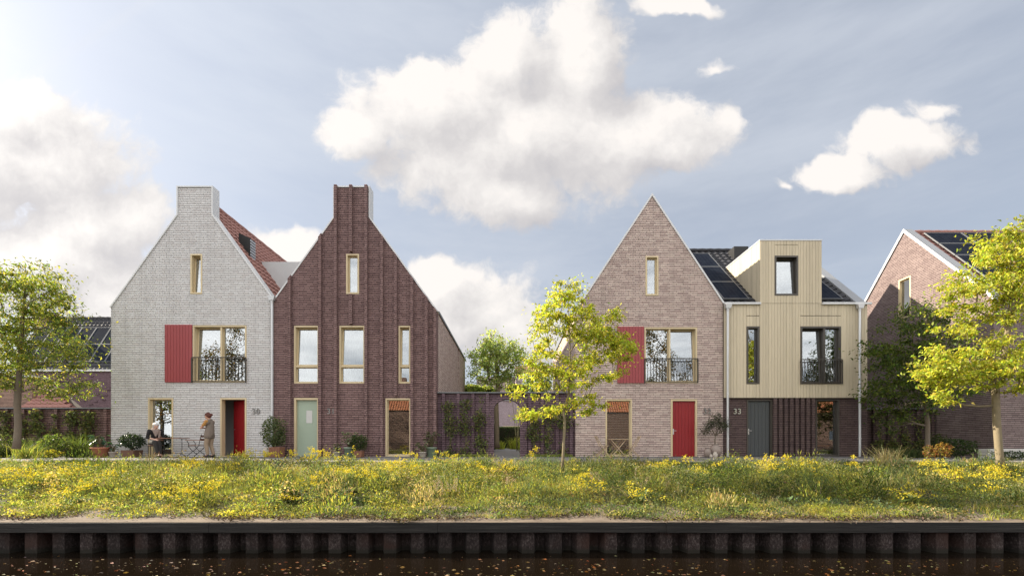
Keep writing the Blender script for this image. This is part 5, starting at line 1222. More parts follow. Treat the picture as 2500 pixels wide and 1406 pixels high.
def climber(label, px, D, y0, y1, w, n, cols, seed):
    global RNG; RNG = np.random.default_rng(seed); x, y = WX(px, D), D-18-.06; za, zb = WZ(y1, D), WZ(y0, D); r_ = thing('climbing_plant', label, 'climber', (x, y, 0))
    t = RNG.uniform(0, 1, n); lump = .06+1.15*np.clip((vnoise(t*7+seed*3.7, t*0, seed)-.22)*1.6, 0, 1); ok = RNG.random(n) < lump; t = t[ok]; k = len(t)
    P = np.stack([x + .05*np.sin(t*7+seed) + RNG.normal(0, w*.55, k)*(.35+lump[ok]*.75), y - np.abs(RNG.normal(0, .05, k)), za+(zb-za)*t + RNG.normal(0, .03, k)], 1)
    L = .088*RNG.uniform(.6, 1.3, k); b = Bag(); b.leaves(P, unit(rand_dirs(k)+[0, -.3, -.3]), unit(rand_dirs(k)*.7+[0, -1, .4]), L, L*.6, palette(k, cols, .22)); b.build('foliage', M['leaf'], r_)
    mb = MB()
    for q in range(3): mb.tube([(x+(q-1)*.03, y, 0)]+[(x + .05*math.sin(s*7+seed)+(q-1)*w*.5*s*(1-s*.4), y-.012*(q), za+(zb-za)*s) for s in (.1, .3, .5, .7, .95)], [.012, .011, .01, .008, .006, .004], 5)
    mb.build('stem', M['stem'], r_)
IVY = [(0.13,0.17,0.055), (0.17,0.21,0.065), (0.085,0.115,0.035), (0.23,0.23,0.08), (0.07,0.065,0.03)]
for k, (px, D, y0, y1, w, lab) in enumerate(((95, 18.5, 1002, 1085, .27, 'climber in the third panel from the white house'), (140, 18.5, 1012, 1085, .24, 'climber in the second panel but one from the white house'), (178, 18.5, 1004, 1085, .24, 'bushy climber left of the last full panel'), (219, 18.5, 1006, 1085, .26, 'dense climber in the panel nearest the white house'), (55, 18.5, 1010, 1085, .22, 'climber just right of the big left trunk'), (15, 18.5, 1004, 1085, .3, 'dark climber left of the big left trunk'),
        (1099, 18, 968, 1108, .25, 'climber in the first panel of the arched wall'), (1136, 18, 976, 1108, .25, 'climber in the second panel of the arched wall'), (1172, 18, 968, 1108, .23, 'climber in the panel just left of the arch pier'), (1304, 18, 1000, 1108, .24, 'climber right of the arch pier'), (1339, 18, 990, 1108, .25, 'climber behind the crown of the young tree'), (1375, 18, 995, 1108, .24, 'climber behind the young trunk next to the pink house'),
        (2142, 18.9, 1008, 1105, .24, 'climber in the panel beside the timber house'), (2176, 18.9, 1050, 1105, .22, 'short climber in the second panel from the timber house'), (2208, 18.9, 1020, 1105, .24, 'climber left of the dark trunk'), (2243, 18.9, 1010, 1105, .26, 'climber behind the dark trunk'))):
    climber(lab, px, D, y0, y1, w, 900, IVY, 100+k)
RNG = np.random.default_rng(77)
GR2 = [(0.10,0.15,0.035), (0.14,0.19,0.05), (0.07,0.11,0.03)]
for px, D, n, h, cols, lab in ((192, 17.4, 260, .95, GR2, 'tall arching grass left of the terracotta pot'), (80, 17.2, 200, .85, GR2, 'arching grass right of the big left trunk'), (105, 16.8, 160, .6, GR2, 'lower arching grass in the middle of the left bed'), (8, 17.0, 200, .6, DEEP, 'dark grass at the frame edge left of the big trunk'), (60, 16.0, 200, .55, OLIVEG, 'olive grass in front of the big left trunk'), (2192, 16.6, 300, .42, DEEP, 'low dark grass in the right bed left of the trunk'), (2225, 16.6, 300, .38, DEEP, 'low dark grass at the foot of the dark trunk'), (2155, 13.0, 120, .55, STRAW, 'straw coloured reed tuft before the timber house corner'), (2172, 13.2, 90, .62, STRAW, 'taller straw reed tuft beside the right bed')):
    tuft('ornamental_grass', lab, WX(px, D), D-18, 0 if D > 13.5 else -.12, n, h, cols, w=.009, spread=.16, leanf=.8, cat='grass plant')
for px, py, D, rx, ry, n, ln, cols, lab in ((128, 1085, 17.3, 30, 26, 900, .09, GR2, 'leafy green shrub in the middle of the left bed'), (163, 1096, 17.0, 22, 18, 600, .07, DEEP, 'dark low shrub right in the left bed'), (126, 1108, 16.6, 22, 9, 420, .07, [(0.30,0.28,0.03), (0.18,0.2,0.04)], 'yellow leaved low plant at the front of the left bed'), (20, 1090, 17.2, 34, 26, 800, .09, DEEP, 'dark shrub under the big left tree'), (225, 1108, 17.1, 22, 9, 400, .05, DEEP, 'low dark plant beside the terracotta pot'), (2335, 1092, 16.4, 42, 20, 1500, .07, HEDGE, 'wide dark shrub before the russet wall'), (2288, 1085, 16.8, 22, 26, 700, .08, DEEP, 'upright shrub right of the dark trunk'), (2300, 1098, 14.0, 20, 16, 320, .07, [(0.30,0.22,0.05), (0.22,0.10,0.04)], 'reddish gold seedling clump at the right bed edge'), (2268, 1102, 14.0, 10, 14, 160, .07, [(0.26,0.14,0.05), (0.22,0.2,0.05)], 'thin reddish seedling left of the gold clump'), (2470, 1110, 15.0, 40, 8, 900, .05, HEDGE, 'low dark planting before the pale ledge')):
    bush('bed_shrub', lab, (WX(px, D), D-18, WZ(py, D)), (rx*D/F, rx*D/F*.8, ry*D/F), n, ln, cols)
for x0, x1, lab in ((1088, 1192, 'strip of short grass along the foot of the arched wall left of the gate'), (1283, 1395, 'strip of weeds along the foot of the arched wall right of the gate')):
    n = 3500; b = Bag(); P = np.stack([RNG.uniform(WX(x0), WX(x1), n), RNG.uniform(-.42, -.02, n), np.full(n, .0)], 1); b.blades(P, RNG.uniform(.04, .13, n), np.full(n, .006), RNG.normal(0, .03, (n, 2)), palette(n, MEADG)); tag(b.build('grass_strip', M['grass']), lab, 'grass', kind='stuff')

# ---------------------------------------------------------------- pots at the doors
def pot_thing(label, px, D=17.4, group=None): return thing('potted_plant', label, 'potted plant', (WX(px, D), D-18, .012), group)
def round_pot(t, r0, r1, h, mat, saucer=False):
    x, y, z = t.location; p = MB().lathe([(r0*.9, 0), (r0, .012), (r1*.96, h*.86), (r1*1.04, h*.87), (r1*1.05, h), (r1*.93, h), (r1*.9, h*.9), (0.002, h*.88)], (x, y, z), 22).build('pot', M[mat], t, smooth=True)
    MB().lathe([(0.001, h*.885), (r1*.9, h*.885), (r1*.9, h*.9), (0.001, h*.93)], (x, y, z), 14).build('soil', M['soil'], t)
    if saucer: MB().lathe([(r0*.3, -.008), (r0*1.25, -.006), (r0*1.4, .03), (r0*1.32, .03), (r0*1.2, .004), (r0*.3, .003)], (x, y, z), 20).build('saucer', M[mat], t)
def square_pot(t, w, h, mat, slats=0):
    x, y, z = t.location; p = MB(); e = w/2
    p.add([(x-e*.9, y-e*.9, z), (x+e*.9, y-e*.9, z), (x+e*.9, y+e*.9, z), (x-e*.9, y+e*.9, z), (x-e, y-e, z+h), (x+e, y-e, z+h), (x+e, y+e, z+h), (x-e, y+e, z+h), (x-e*.9, y-e*.9, z+h), (x+e*.9, y-e*.9, z+h), (x+e*.9, y+e*.9, z+h), (x-e*.9, y+e*.9, z+h), (x-e*.88, y-e*.88, z+h-.05), (x+e*.88, y-e*.88, z+h-.05), (x+e*.88, y+e*.88, z+h-.05), (x-e*.88, y+e*.88, z+h-.05)],
          [(0,3,2,1), (0,1,5,4), (1,2,6,5), (2,3,7,6), (3,0,4,7), (4,5,9,8), (5,6,10,9), (6,7,11,10), (7,4,8,11), (8,9,13,12), (9,10,14,13), (10,11,15,14), (11,8,12,15), (12,13,14,15)])
    for k in range(slats): a = x-e*.9+2*e*.9*(k+.12)/slats; p.box(a, y-e*1.02-.012, z+.005, a+2*e*.9/slats*.76, y-e*.985+.0, z+h-.004)
    p.build('pot', M[mat], t)
def big_leaves(t, h, n, ln, cols, spread=.16, z0=.25, lw=.62, mat='leaf_gloss'):
    """stalks from the soil, each carrying one large drooping leaf"""
    x, y, z = t.location; b = Bag(); a = RNG.uniform(0, 2*np.pi, n); el = RNG.uniform(.1, 1.4, n); hh = h*RNG.uniform(.35, 1.0, n)
    tip = np.stack([x+np.cos(a)*spread*RNG.uniform(.3, 1.2, n), y+np.sin(a)*spread*.8*RNG.uniform(.3, 1.1, n), z+z0+hh], 1)
    d = unit(np.stack([np.cos(a), np.sin(a), RNG.normal(-.25, .3, n)], 1)); L = ln*RNG.uniform(.65, 1.15, n)
    b.leaves(tip, d, unit(np.stack([np.cos(a)*.4, np.sin(a)*.4, np.ones(n)], 1)+RNG.normal(0, .3, (n, 3))), L, L*lw, palette(n, cols, .15), .12); b.build('foliage', M[mat], t)
    mb = MB()
    for q in tip[:min(n, 40)]: mb.tube([(x+RNG.normal(0, .02), y+RNG.normal(0, .02), z+z0-.05), ((x+q[0])/2, (y+q[1])/2, z+z0+(q[2]-z-z0)*.62), tuple(q)], [.007, .006, .004], 5)
    mb.build('stem', M['stem'], t)
TEAL = [(0.045,0.11,0.06), (0.06,0.13,0.07), (0.035,0.085,0.05)]; GREYG = [(0.16,0.195,0.10), (0.21,0.235,0.14), (0.13,0.16,0.08), (0.25,0.21,0.13)]; SHRUB = [(0.06,0.095,0.035), (0.08,0.12,0.045), (0.115,0.14,0.065), (0.04,0.065,0.025)]
t = pot_thing('wide terracotta pot with big blue green leaves left of the white house', 245, 17.2); round_pot(t, .19, .28, .37, 'terracotta'); big_leaves(t, .52, 34, .20, TEAL, .26, .33)
t = pot_thing('small pale pot with a dark leaved plant at the white house corner', 276, 17.3); round_pot(t, .10, .135, .20, 'stone_pot'); big_leaves(t, .36, 26, .15, TEAL, .14, .18)
t = pot_thing('round headed dark shrub in a square rusty planter below the white wall', 322.5, 17.4); square_pot(t, .47, .26, 'corten'); bush('', '', (t.location.x, t.location.y, WZ(1076, 17.4)), (.40, .34, .25), 1100, .085, [(0.03,0.055,0.022), (0.045,0.075,0.03), (0.02,0.038,0.016)], stem=.25, mat='leaf_gloss', parent=t)
t = pot_thing('large rounded shrub in a slatted wooden planter between white and purple houses', 676, 17.4); square_pot(t, .42, .38, 'slat_wood', 7); bush('', '', (WX(669, 17.4), t.location.y, WZ(1055, 17.4)), (.42, .38, .56), 1900, .075, [(0.125,0.17,0.07), (0.085,0.125,0.05), (0.17,0.20,0.10), (0.045,0.07,0.025)], stem=.34, shell_=.45, parent=t)
v = MB().lathe([(.10, 0), (.20, .04), (.27, .18), (.25, .30), (.17, .37), (.15, .36), (.2, .25), (.002, .08)], (WX(660, 17.75), -.25, .012), 24); tag(v.build('round_vase', M['stone_pot'], loc=(WX(660, 17.75), -.25, .012), smooth=True), 'empty round pale vase behind the slatted planter', 'vase')
t = pot_thing('small pale pot with grey green leaves right of the mint door', 823, 17.4); round_pot(t, .10, .14, .19, 'stone_pot'); big_leaves(t, .36, 30, .12, GREYG, .13, .17)
t = pot_thing('sage green tub with a spreading brownish green plant under the middle window', 854, 17.5); round_pot(t, .18, .225, .37, 'green_pot', True); big_leaves(t, .62, 70, .15, GREYG, .24, .33)
t = pot_thing('bushy shrub in a small slatted wooden box beside the sage tub', 877, 17.3); square_pot(t, .30, .23, 'slat_wood', 5); bush('', '', (t.location.x, t.location.y, WZ(1080, 17.3)), (.30, .27, .28), 1000, .07, SHRUB, stem=.2, mat='leaf', parent=t)
t = pot_thing('small pale pot with big grey green leaves right of the blind window', 1032, 17.25); round_pot(t, .10, .135, .20, 'stone_pot'); big_leaves(t, .38, 44, .14, GREYG, .20, .18)
t = pot_thing('sage green pot with tall dark leaves at the corner of the purple house', 1053, 17.5); round_pot(t, .165, .205, .37, 'green_pot', True); big_leaves(t, .66, 64, .17, [(0.07,0.085,0.045), (0.10,0.11,0.06), (0.14,0.12,0.08)], .22, .33)
t = pot_thing('small olive tree in a round stoneware jar beside house number 32', 1746, 17.45); x, y, z = t.location
MB().lathe([(.11, 0), (.17, .03), (.235, .2), (.225, .32), (.14, .42), (.115, .45), (.145, .485), (.125, .485), (.10, .45), (.002, .42)], (x, y, z), 26).build('jar', M['vase'], t, smooth=True)
sk = MB(); sk.tube([(x, y, z+.40), (x-.01, y, z+.62), (x+.02, y, z+.82)], [.03, .026, .022], 8)
for e in ((-.22, 0, 1.2), (.24, .05, 1.25), (.06, -.1, 1.5), (-.38, 0, .98), (.3, 0, 1.02)): sk.tube([(x+.02, y, z+.80), (x+e[0]*.5, y+e[1]*.5, z+.8+(e[2]-.8)*.55), (x+e[0], y+e[1], z+e[2])], [.018, .012, .005], 6)
sk.build('trunk', M['bark_dark'], t, smooth=True)
b = Bag(); n = 1500; lob = np.array([(-.12, 0, 1.28), (.2, .05, 1.3), (.05, -.05, 1.5), (-.28, 0, 1.08), (.25, 0, 1.08), (.38, 0, 1.2), (-.42, 0, .95)]); ci = RNG.choice(7, n, p=[.2, .2, .17, .13, .14, .1, .06])
P = lob[ci] + RNG.normal(0, .095, (n, 3)) + [x, y, z]; L = .085*RNG.uniform(.6, 1.2, n); b.leaves(P, rand_dirs(n, .2), rand_dirs(n, .6), L, L*.26, palette(n, [(0.07,0.085,0.055), (0.11,0.12,0.085), (0.045,0.055,0.035)])); b.build('foliage', M['leaf'], t)
for px, D, pr, mt, lab in ((1727.5, 17.3, [(.08, 0), (.115, .03), (.135, .16), (.11, .27), (.075, .31), (.09, .34), (.07, .34), (.05, .3), (.002, .2)], 'vase', 'brown stoneware jar left of the olive jar'), (1746, 16.9, [(.07, 0), (.085, .02), (.088, .13), (.05, .18), (.045, .21), (.055, .22), (.04, .22), (.002, .15)], 'stone_pot', 'small pale bottle jar before the olive jar'), (1736, 16.8, [(.035, 0), (.05, .02), (.052, .08), (.03, .11), (.035, .125), (.02, .12), (.002, .08)], 'stone_pot', 'tiny pale jar between the stoneware jars')):
    loc = (WX(px, D), D-18, .012); tag(MB().lathe(pr, loc, 22).build('jar', M[mt], loc=loc, smooth=True), lab, 'jar')

# ---------------------------------------------------------------- bistro furniture
def frame(loc, yaw):
    c, s = math.cos(yaw), math.sin(yaw)
    return lambda p: (loc[0]+p[0]*c-p[1]*s, loc[1]+p[0]*s+p[1]*c, loc[2]+p[2])
def bars(segs, r, T, n=7):
    mb = MB()
    for s in segs: mb.tube([T(p) for p in s], r, n)
    return mb
def slat(mb, T, x0, y0, z0, x1, y1, z1):
    P = [T(p) for p in ((x0,y0,z0),(x1,y0,z0),(x1,y1,z0),(x0,y1,z0),(x0,y0,z1),(x1,y0,z1),(x1,y1,z1),(x0,y1,z1))]
    return mb.add(P, [(0,3,2,1),(4,5,6,7),(0,1,5,4),(1,2,6,5),(2,3,7,6),(3,0,4,7)])
G0 = .012
loc = (WX(425, 17.2), -.85, G0); T = frame(loc, 0); t = thing('bistro_table', 'slim metal bistro table with slatted brown top between the two women', 'table', loc)
mb = MB(); 
for k in range(6): slat(mb, T, -.43, -.29+k*.098, .70, .43, -.29+k*.098+.088, .722)
mb.build('tabletop', M['table_wood'], t)
for x in (-.33, .33):
    bars([[(x, -.25, 0), (x, -.03, .12), (x, .03, .12), (x, .25, 0)], [(x, 0, .12), (x, 0, .695)], [(x, -.26, .69), (x, .26, .69)]], .011, T).build('leg', M['black'], t)
bars([[(-.33, 0, .12), (-.12, 0, .16), (.12, 0, .16), (.33, 0, .12)]], .010, T).build('stretcher', M['black'], t)
def bistro_chair(label, loc, yaw, arms):
    T = frame(loc, yaw); t = thing('bistro_chair', label, 'chair', loc); mb = MB()
    for k in range(6): slat(mb, T, -.21+k*.07, -.21, .435, -.21+k*.07+.06, .21, .453)
    mb.build('seat', M['table_wood'], t)
    for s in (-.2, .2):
        bars([[(.24, s, 0), (.20, s, .08), (-.06, s, .28), (-.20, s, .43), (-.30, s, .86)]] if arms else [[(-.20, s, 0), (-.20, s, .43), (-.27, s, .84)]], .012, T).build('leg', M['black'], t)
        bars([[(-.26, s, 0), (-.20, s, .06), (.05, s*.9, .24), (.20, s*.9, .40), (.19, s*.9, .52), (.26, s*.9, .62)]] if arms else [[(.20, s, 0), (.20, s, .43)]], .012, T).build('leg', M['black'], t)
        if arms: a = MB(); slat(a, T, -.28, s-.025, .63, .30, s+.025, .65); a.build('armrest', M['table_wood'], t)
    bk = MB()
    for z in (.62, .74): P = -.2-(z-.43)*.2; slat(bk, T, P-.025, -.21, z, P-.008, .21, z+.07)
    bk.build('backrest', M['table_wood'], t); bars([[(-.2, -.2, .43), (-.2, .2, .43)], [(.2, -.2, .42), (.2, .2, .42)]], .010, T).build('seat_frame', M['black'], t)
    return t
bistro_chair('metal bistro chair the seated woman sits on', (WX(381, 17.2), -.80, G0), math.radians(-62), False)
bistro_chair('folding metal armchair with slatted seat beside the standing woman', (WX(481, 17.3), -.70, G0), math.radians(180), True)
loc = (WX(1507, 17.3), -.70, G0); T = frame(loc, 0); t = thing('folding_table', 'weathered wooden folding table before the blind window', 'table', loc); mb = MB()
for k in range(6): slat(mb, T, -.36, -.28+k*.095, .66, .36, -.28+k*.095+.085, .685)
mb.build('tabletop', M['teak'], t)
for y in (-.22, .22):
    for s in (-1, 1):
        g = MB(); g.tube([T((-.28*s, y+.018*s, 0)), T((.28*s, y+.018*s, .655))], .022, 4); g.build('leg', M['teak'], t)
def folding_chair(label, px, yaw, D=17.3):
    loc = (WX(px, D), D-18, G0); T = frame(loc, yaw); t = thing('folding_chair', label, 'chair', loc, 'wooden folding chairs'); mb = MB()
    for k in range(5): slat(mb, T, -.16+k*.075, -.19, .42, -.16+k*.075+.064, .19, .44)
    mb.build('seat', M['teak'], t)
    for s in (-.21, .21):
        g = MB(); g.tube([T((.26, s, 0)), T((-.06, s, .44)), T((-.26, s, .80))], .020, 4); g.build('leg', M['teak'], t)
        g = MB(); g.tube([T((-.24, s*.82, 0)), T((.20, s*.82, .44))], .018, 4); g.build('leg', M['teak'], t)
    bk = MB()
    for z in (.66, .73): P = -.185-(z-.66)*.55; slat(bk, T, P-.02, -.21, z, P-.002, .21, z+.06)
    bk.build('backrest', M['teak'], t)
folding_chair('left wooden folding chair facing the folding table', 1470, 0); folding_chair('right wooden folding chair facing the folding table', 1545, math.radians(176), 17.4)

# ---------------------------------------------------------------- people
M['skin'] = plain('skin', (0.50,0.27,0.19), 0.55, var=.06, scale=20); M['skin_pale'] = plain('pale_skin', (0.58,0.36,0.28), 0.55, var=.06, scale=20)
M['hair_red'] = plain('auburn_hair', (0.085,0.02,0.012), 0.6, var=.3, scale=40); M['hair_grey'] = plain('silver_hair', (0.50,0.49,0.48), 0.5, var=.2, scale=40)
M['vest'] = plain('grey_brown_vest', (0.17,0.135,0.11), 0.9, var=.12, scale=14); M['sleeve'] = plain('ochre_top', (0.42,0.21,0.06), 0.85, var=.1, scale=14)
M['trousers'] = plain('beige_trousers', (0.28,0.21,0.145), 0.9, var=.12, scale=14); M['dark_trousers'] = plain('charcoal_trousers', (0.028,0.026,0.025), 0.9, var=.15, scale=14)
M['black_top'] = plain('black_jersey', (0.012,0.011,0.012), 0.9, var=.2, scale=14); M['scarf'] = plain('taupe_scarf', (0.26,0.205,0.18), 0.95, var=.3, scale=22)
M['boot'] = plain('brown_leather', (0.10,0.04,0.025), 0.5, var=.2, scale=20); M['shoe'] = plain('dark_shoe', (0.03,0.022,0.022), 0.5, var=.2, scale=20); M['eye'] = plain('dark_eye', (0.02,0.015,0.012), 0.3, var=0); M['lip'] = plain('lip', (0.36,0.11,0.10), 0.5, var=.05)
def body(name, parts, mat, parent, T, vox=.008, it=3):
    """one closed surface grown over a list of tapered limbs and ellipsoids"""
    mb = MB()
    for p in parts:
        if p[0] == 'c':
            a, c, r0, r1 = p[1:]; a, c = Vector(T(a)), Vector(T(c)); mb.tube([a, c], [r0, r1], 14); mb.ball(a, r0, 14, 10); mb.ball(c, r1, 14, 10)
        else: mb.ball(T(p[1]), p[2], 18, 14)
    me = bpy.data.meshes.new('tmp'); me.from_pydata(mb.v, [], mb.f); o = bpy.data.objects.new('tmp', me); COL.objects.link(o)
    m_ = o.modifiers.new('r', 'REMESH'); m_.mode = 'VOXEL'; m_.voxel_size = vox
    ev = bpy.data.meshes.new_from_object(o.evaluated_get(bpy.context.evaluated_depsgraph_get())); bpy.data.objects.remove(o); bpy.data.meshes.remove(me)
    bm = bmesh.new(); bm.from_mesh(ev)
    for _ in range(it): bmesh.ops.smooth_vert(bm, verts=bm.verts, factor=.5, use_axis_x=True, use_axis_y=True, use_axis_z=True)
    rl = root_loc(parent)
    for v in bm.verts: v.co -= rl
    for f in bm.faces: f.smooth = True
    bm.to_mesh(ev); bm.free(); ev.name = name; ev.materials.clear(); ev.materials.append(M[mat])
    q = bpy.data.objects.new(name, ev); COL.objects.link(q); q.parent = parent; return q
def hand(w, d, n, curl=.6, thumb=1):
    """palm, four unequal fingers bent twice and a thumb from the side of the palm; w wrist, d along, n towards the palm side"""
    w, d, n = Vector(w), Vector(d).normalized(), Vector(n).normalized(); s = d.cross(n).normalized()*thumb; P = []
    for k in (-1, 0, 1): P.append(('c', w+d*.015+s*.017*k, w+d*.075+s*.022*k, .013, .012))
    for k, L in zip((-1.5, -.5, .5, 1.5), (.055, .07, .074, .066)):
        a = w+d*.082+s*.0175*k; e1 = (d*math.cos(curl)+n*math.sin(curl)); e2 = (d*math.cos(curl*2.2)+n*math.sin(curl*2.2))
        P += [('c', a, a+e1*L*.5, .0085, .0078), ('c', a+e1*L*.5, a+e1*L*.5+e2*L*.5, .0076, .0065)]
    a = w+d*.025+s*.028; b_ = a+(d*.55+s*.6+n*.5).normalized()*.035; P += [('c', a, b_, .011, .009), ('c', b_, b_+(d*.8+n*.5).normalized()*.03, .0088, .007)]
    return P
def head(c, f, tilt=0.0):
    """skull, jaw, nose, brow, ears about centre c; f is the facing direction in local x,y"""
    c = Vector(c); F_ = Vector((f[0], f[1], -tilt)).normalized(); S_ = Vector((-f[1], f[0], 0)); U = F_.cross(S_)
    P = [('c', c-F_*.018+U*.03, c+F_*.022+U*.03, .078, .074), ('c', c+F_*.02-U*.03, c+F_*.035-U*.075, .058, .036), ('c', c+F_*.085+U*.012, c+F_*.102-U*.018, .010, .014), ('c', c+F_*.083-U*.052-S_*.015, c+F_*.083-U*.052+S_*.015, .010, .010)]
    for s in (-1, 1): P += [('c', c+S_*.076*s-F_*.012+U*.02, c+S_*.078*s-F_*.008-U*.022, .012, .009), ('c', c+F_*.072+S_*.03*s-U*.018, c+F_*.055+S_*.045*s-U*.02, .02, .02)]
    return P, F_, S_, U, c
def face(hd, parent, T):
    P, F_, S_, U, c = hd
    for s in (-1, 1): e = MB(); e.ball(T(c+F_*.088+S_*.031*s+U*.014), (.011, .011, .008), 8, 6); e.build('eye', M['eye'], parent, smooth=True)
    l = MB(); l.tube([T(c+F_*.086-U*.05-S_*.022), T(c+F_*.0955-U*.05), T(c+F_*.086-U*.05+S_*.022)], [.004, .0065, .004], 6); l.build('mouth', M['lip'], parent, smooth=True)

# standing woman, facing left, chin on hand
loc = (WX(512, 17.15), -.85, G0); T = frame(loc, math.pi); p = thing('person', 'standing woman in a sand coloured vest and trousers with one hand at her chin', 'person', loc)
hd = head((.07, 0, 1.525), (1, .12), .22)
hipL, hipR, kL, kR, aL, aR = (0, .09, .86), (-.01, -.09, .86), (.07, .09, .47), (.02, -.09, .47), (.02, .09, .085), (-.08, -.09, .085)
shL, shR, eL, eR, wL, wR = (.0, .17, 1.335), (.0, -.17, 1.335), (.205, .19, 1.085), (.17, -.17, 1.08), (.165, .05, 1.305), (.235, .06, 1.10)
B = hd[0] + [('c', (.0, 0, 1.33), (.035, 0, 1.45), .058, .05), ('c', (-.005, 0, .9), (-.01, 0, 1.05), .105, .10), ('c', (-.01, 0, 1.05), (.0, 0, 1.25), .10, .115), ('c', (0, .10, 1.29), (0, -.10, 1.29), .085, .085), ('c', shL, eL, .047, .036), ('c', shR, eR, .047, .036), ('c', eL, wL, .036, .024), ('c', eR, wR, .036, .024),
     ('c', hipL, kL, .085, .055), ('c', hipR, kR, .085, .055), ('c', kL, aL, .054, .036), ('c', kR, aR, .054, .036), ('c', aL, (.15, .10, .035), .036, .028), ('c', aR, (.05, -.10, .035), .036, .028)]
B += hand(wL, (-.28, -.25, .93), (.2, -.9, -.1), .75, 1) + hand(wR, (-.12, .95, .12), (-.9, 0, .1), .5, -1)
bd = body('body', B, 'skin', p, T); face(hd, p, T)
body('vest', [('c', (.015, .075, .79), (0, .035, 1.05), .142, .122), ('c', (.015, -.075, .79), (0, -.035, 1.05), .142, .122), ('c', (-.01, 0, .88), (-.012, 0, 1.15), .15, .142), ('c', (.035, .03, .82), (.03, -.03, .82), .145, .145), ('c', (-.01, 0, 1.05), (0, 0, 1.25), .135, .14), ('c', (0, .12, 1.30), (0, -.12, 1.30), .098, .098), ('c', (-.01, .06, 1.37), (-.01, -.06, 1.37), .06, .06)], 'vest', p, T, .009)
body('sleeve', [('c', (.0, .175, 1.335), (.11, .185, 1.20), .063, .058)], 'sleeve', p, T, .008); body('sleeve', [('c', (.0, -.175, 1.335), (.11, -.175, 1.20), .063, .058)], 'sleeve', p, T, .008)
body('trousers', [('c', (0, .05, .86), (0, -.05, .86), .128, .128), ('c', hipL, kL, .105, .075), ('c', hipR, kR, .105, .075), ('c', kL, (aL[0], aL[1], .13), .074, .058), ('c', kR, (aR[0], aR[1], .13), .074, .058)], 'trousers', p, T, .009)
for a, y in ((aL, .10), (aR, -.10)): body('shoe', [('c', (a[0]-.03, y*.95, .045), (a[0]+.13, y, .038), .043, .036), ('c', (a[0]-.01, y*.93, .06), (a[0]-.01, y*.93, .10), .045, .043)], 'shoe', p, T, .007)
hc, hF, hS, hU = hd[4], hd[1], hd[2], hd[3]
body('hair', [('c', hc-hF*.025+hU*.055, hc+hF*.03+hU*.06, .084, .072), ('c', hc-hF*.03+hU*.085, hc+hF*.005+hU*.085, .072, .066), ('c', hc-hF*.055+hU*.0, hc-hF*.035-hU*.035, .075, .055), ('c', hc-hF*.12+hU*.035, hc-hF*.145+hU*.03, .052, .042)] + [('c', hc+hS*.066*s-hF*.0+hU*.04, hc+hS*.064*s-hF*.02-hU*.0, .03, .026) for s in (-1, 1)], 'hair_red', p, T, .007)

# seated woman, turned to the right, hands clasped over crossed ankles
loc = (WX(379, 17.2), -.82, G0); T = frame(loc, math.radians(-42)); p = thing('person', 'seated silver haired woman in black with a taupe scarf, hands clasped', 'person', loc)
hd = head((.15, 0, 1.165), (1, .25), .25)
kL, kR, aL, aR = (.40, .07, .535), (.42, -.06, .55), (.40, .09, .10), (.46, .02, .13)
shL, shR, eL, eR, wL, wR = (.07, .185, .985), (.07, -.185, .985), (.12, .25, .735), (.14, -.25, .735), (.335, .07, .665), (.335, -.07, .665)
B = hd[0] + [('c', (.08, 0, .99), (.12, 0, 1.09), .056, .05), ('c', (0, 0, .56), (.03, 0, .75), .105, .105), ('c', (.03, 0, .75), (.06, 0, .92), .12, .125), ('c', (.07, .11, .955), (.07, -.11, .955), .083, .083), ('c', shL, eL, .046, .037), ('c', shR, eR, .046, .037), ('c', eL, wL, .037, .025), ('c', eR, wR, .037, .025),
     ('c', (0, .09, .55), kL, .085, .058), ('c', (0, -.09, .55), kR, .085, .058), ('c', kL, aL, .055, .037), ('c', kR, aR, .055, .037), ('c', aL, (.53, .10, .035), .036, .028), ('c', aR, (.58, .03, .06), .036, .028)]
B += hand(wL, (.85, -.45, -.1), (-.1, -.9, -.3), .6, 1) + hand(wR, (.85, .45, -.05), (-.1, .9, -.3), .6, -1)
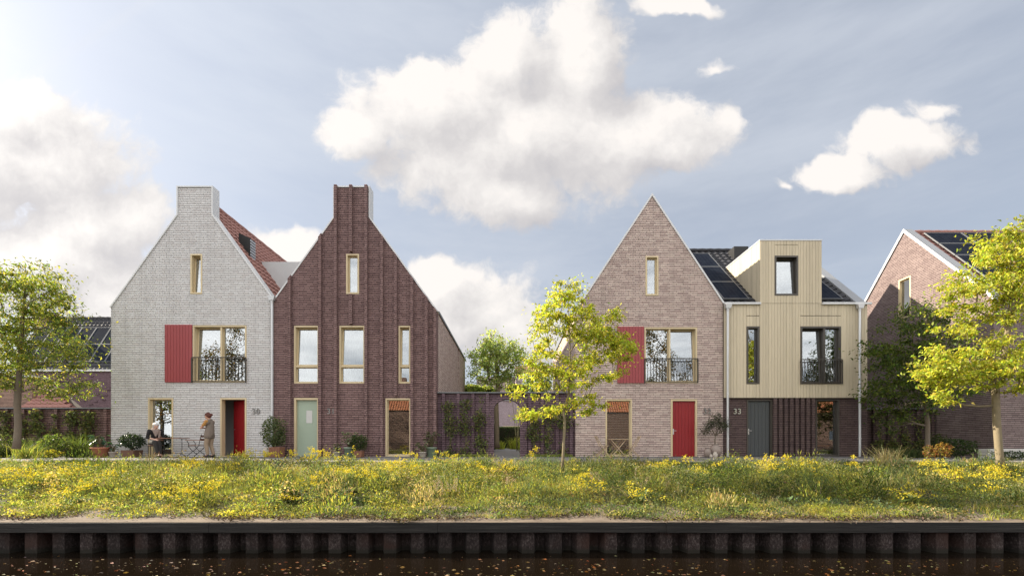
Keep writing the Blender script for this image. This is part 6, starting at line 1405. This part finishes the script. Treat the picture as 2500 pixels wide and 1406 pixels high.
body('body', B, 'skin_pale', p, T); face(hd, p, T)
body('top', [('c', (0, 0, .56), (.03, 0, .75), .152, .137), ('c', (.03, 0, .75), (.06, 0, .92), .137, .14), ('c', (.07, .12, .955), (.07, -.12, .955), .096, .096), ('c', shL, eL, .064, .055), ('c', shR, eR, .064, .055), ('c', eL, (.19, .205, .715), .054, .047), ('c', eR, (.2, -.205, .715), .054, .047)], 'black_top', p, T, .009)
body('trousers', [('c', (0, .06, .555), (0, -.06, .555), .13, .13), ('c', (0, .09, .55), kL, .103, .077), ('c', (0, -.09, .55), kR, .103, .077), ('c', kL, (.40, .088, .17), .075, .056), ('c', kR, (.45, .0, .20), .075, .056)], 'dark_trousers', p, T, .009)
for a, b_ in ((aL, (.54, .10, .04)), (aR, (.60, .03, .065))): body('boot', [('c', (a[0]-.02, a[1], a[2]-.055), b_, .045, .036), ('c', (a[0]-.01, a[1], a[2]-.03), (a[0]-.01, a[1], a[2]+.07), .050, .052)], 'boot', p, T, .007)
sc = [('c', (.085+.10*math.cos(a), .10*math.sin(a), 1.03-.025*math.cos(a)), (.085+.10*math.cos(a+.5), .10*math.sin(a+.5), 1.03-.025*math.cos(a+.5)), .045, .045) for a in np.arange(0, 6.3, .5)]
sc += [('c', (.19, .06, .985), (.205, .0, .82), .045, .032), ('c', (.19, -.06, .985), (.205, -.01, .80), .045, .03), ('c', (.20, .0, .96), (.205, .0, .78), .045, .022), ('c', (.165, .12, .97), (.185, .11, .76), .036, .026), ('c', (.17, .09, .97), (.19, .085, .74), .03, .024)]
body('scarf', sc, 'scarf', p, T, .008)
hc, hF, hS, hU = hd[4], hd[1], hd[2], hd[3]
body('hair', [('c', hc-hF*.03+hU*.045, hc+hF*.03+hU*.062, .086, .07), ('c', hc-hF*.045+hU*.0, hc-hF*.03-hU*.05, .08, .065)] + [('c', hc+hS*.072*s+hU*.05, hc+hS*.072*s-hF*.005-hU*.055, .032, .026) for s in (-1, 1)], 'hair_grey', p, T, .007)
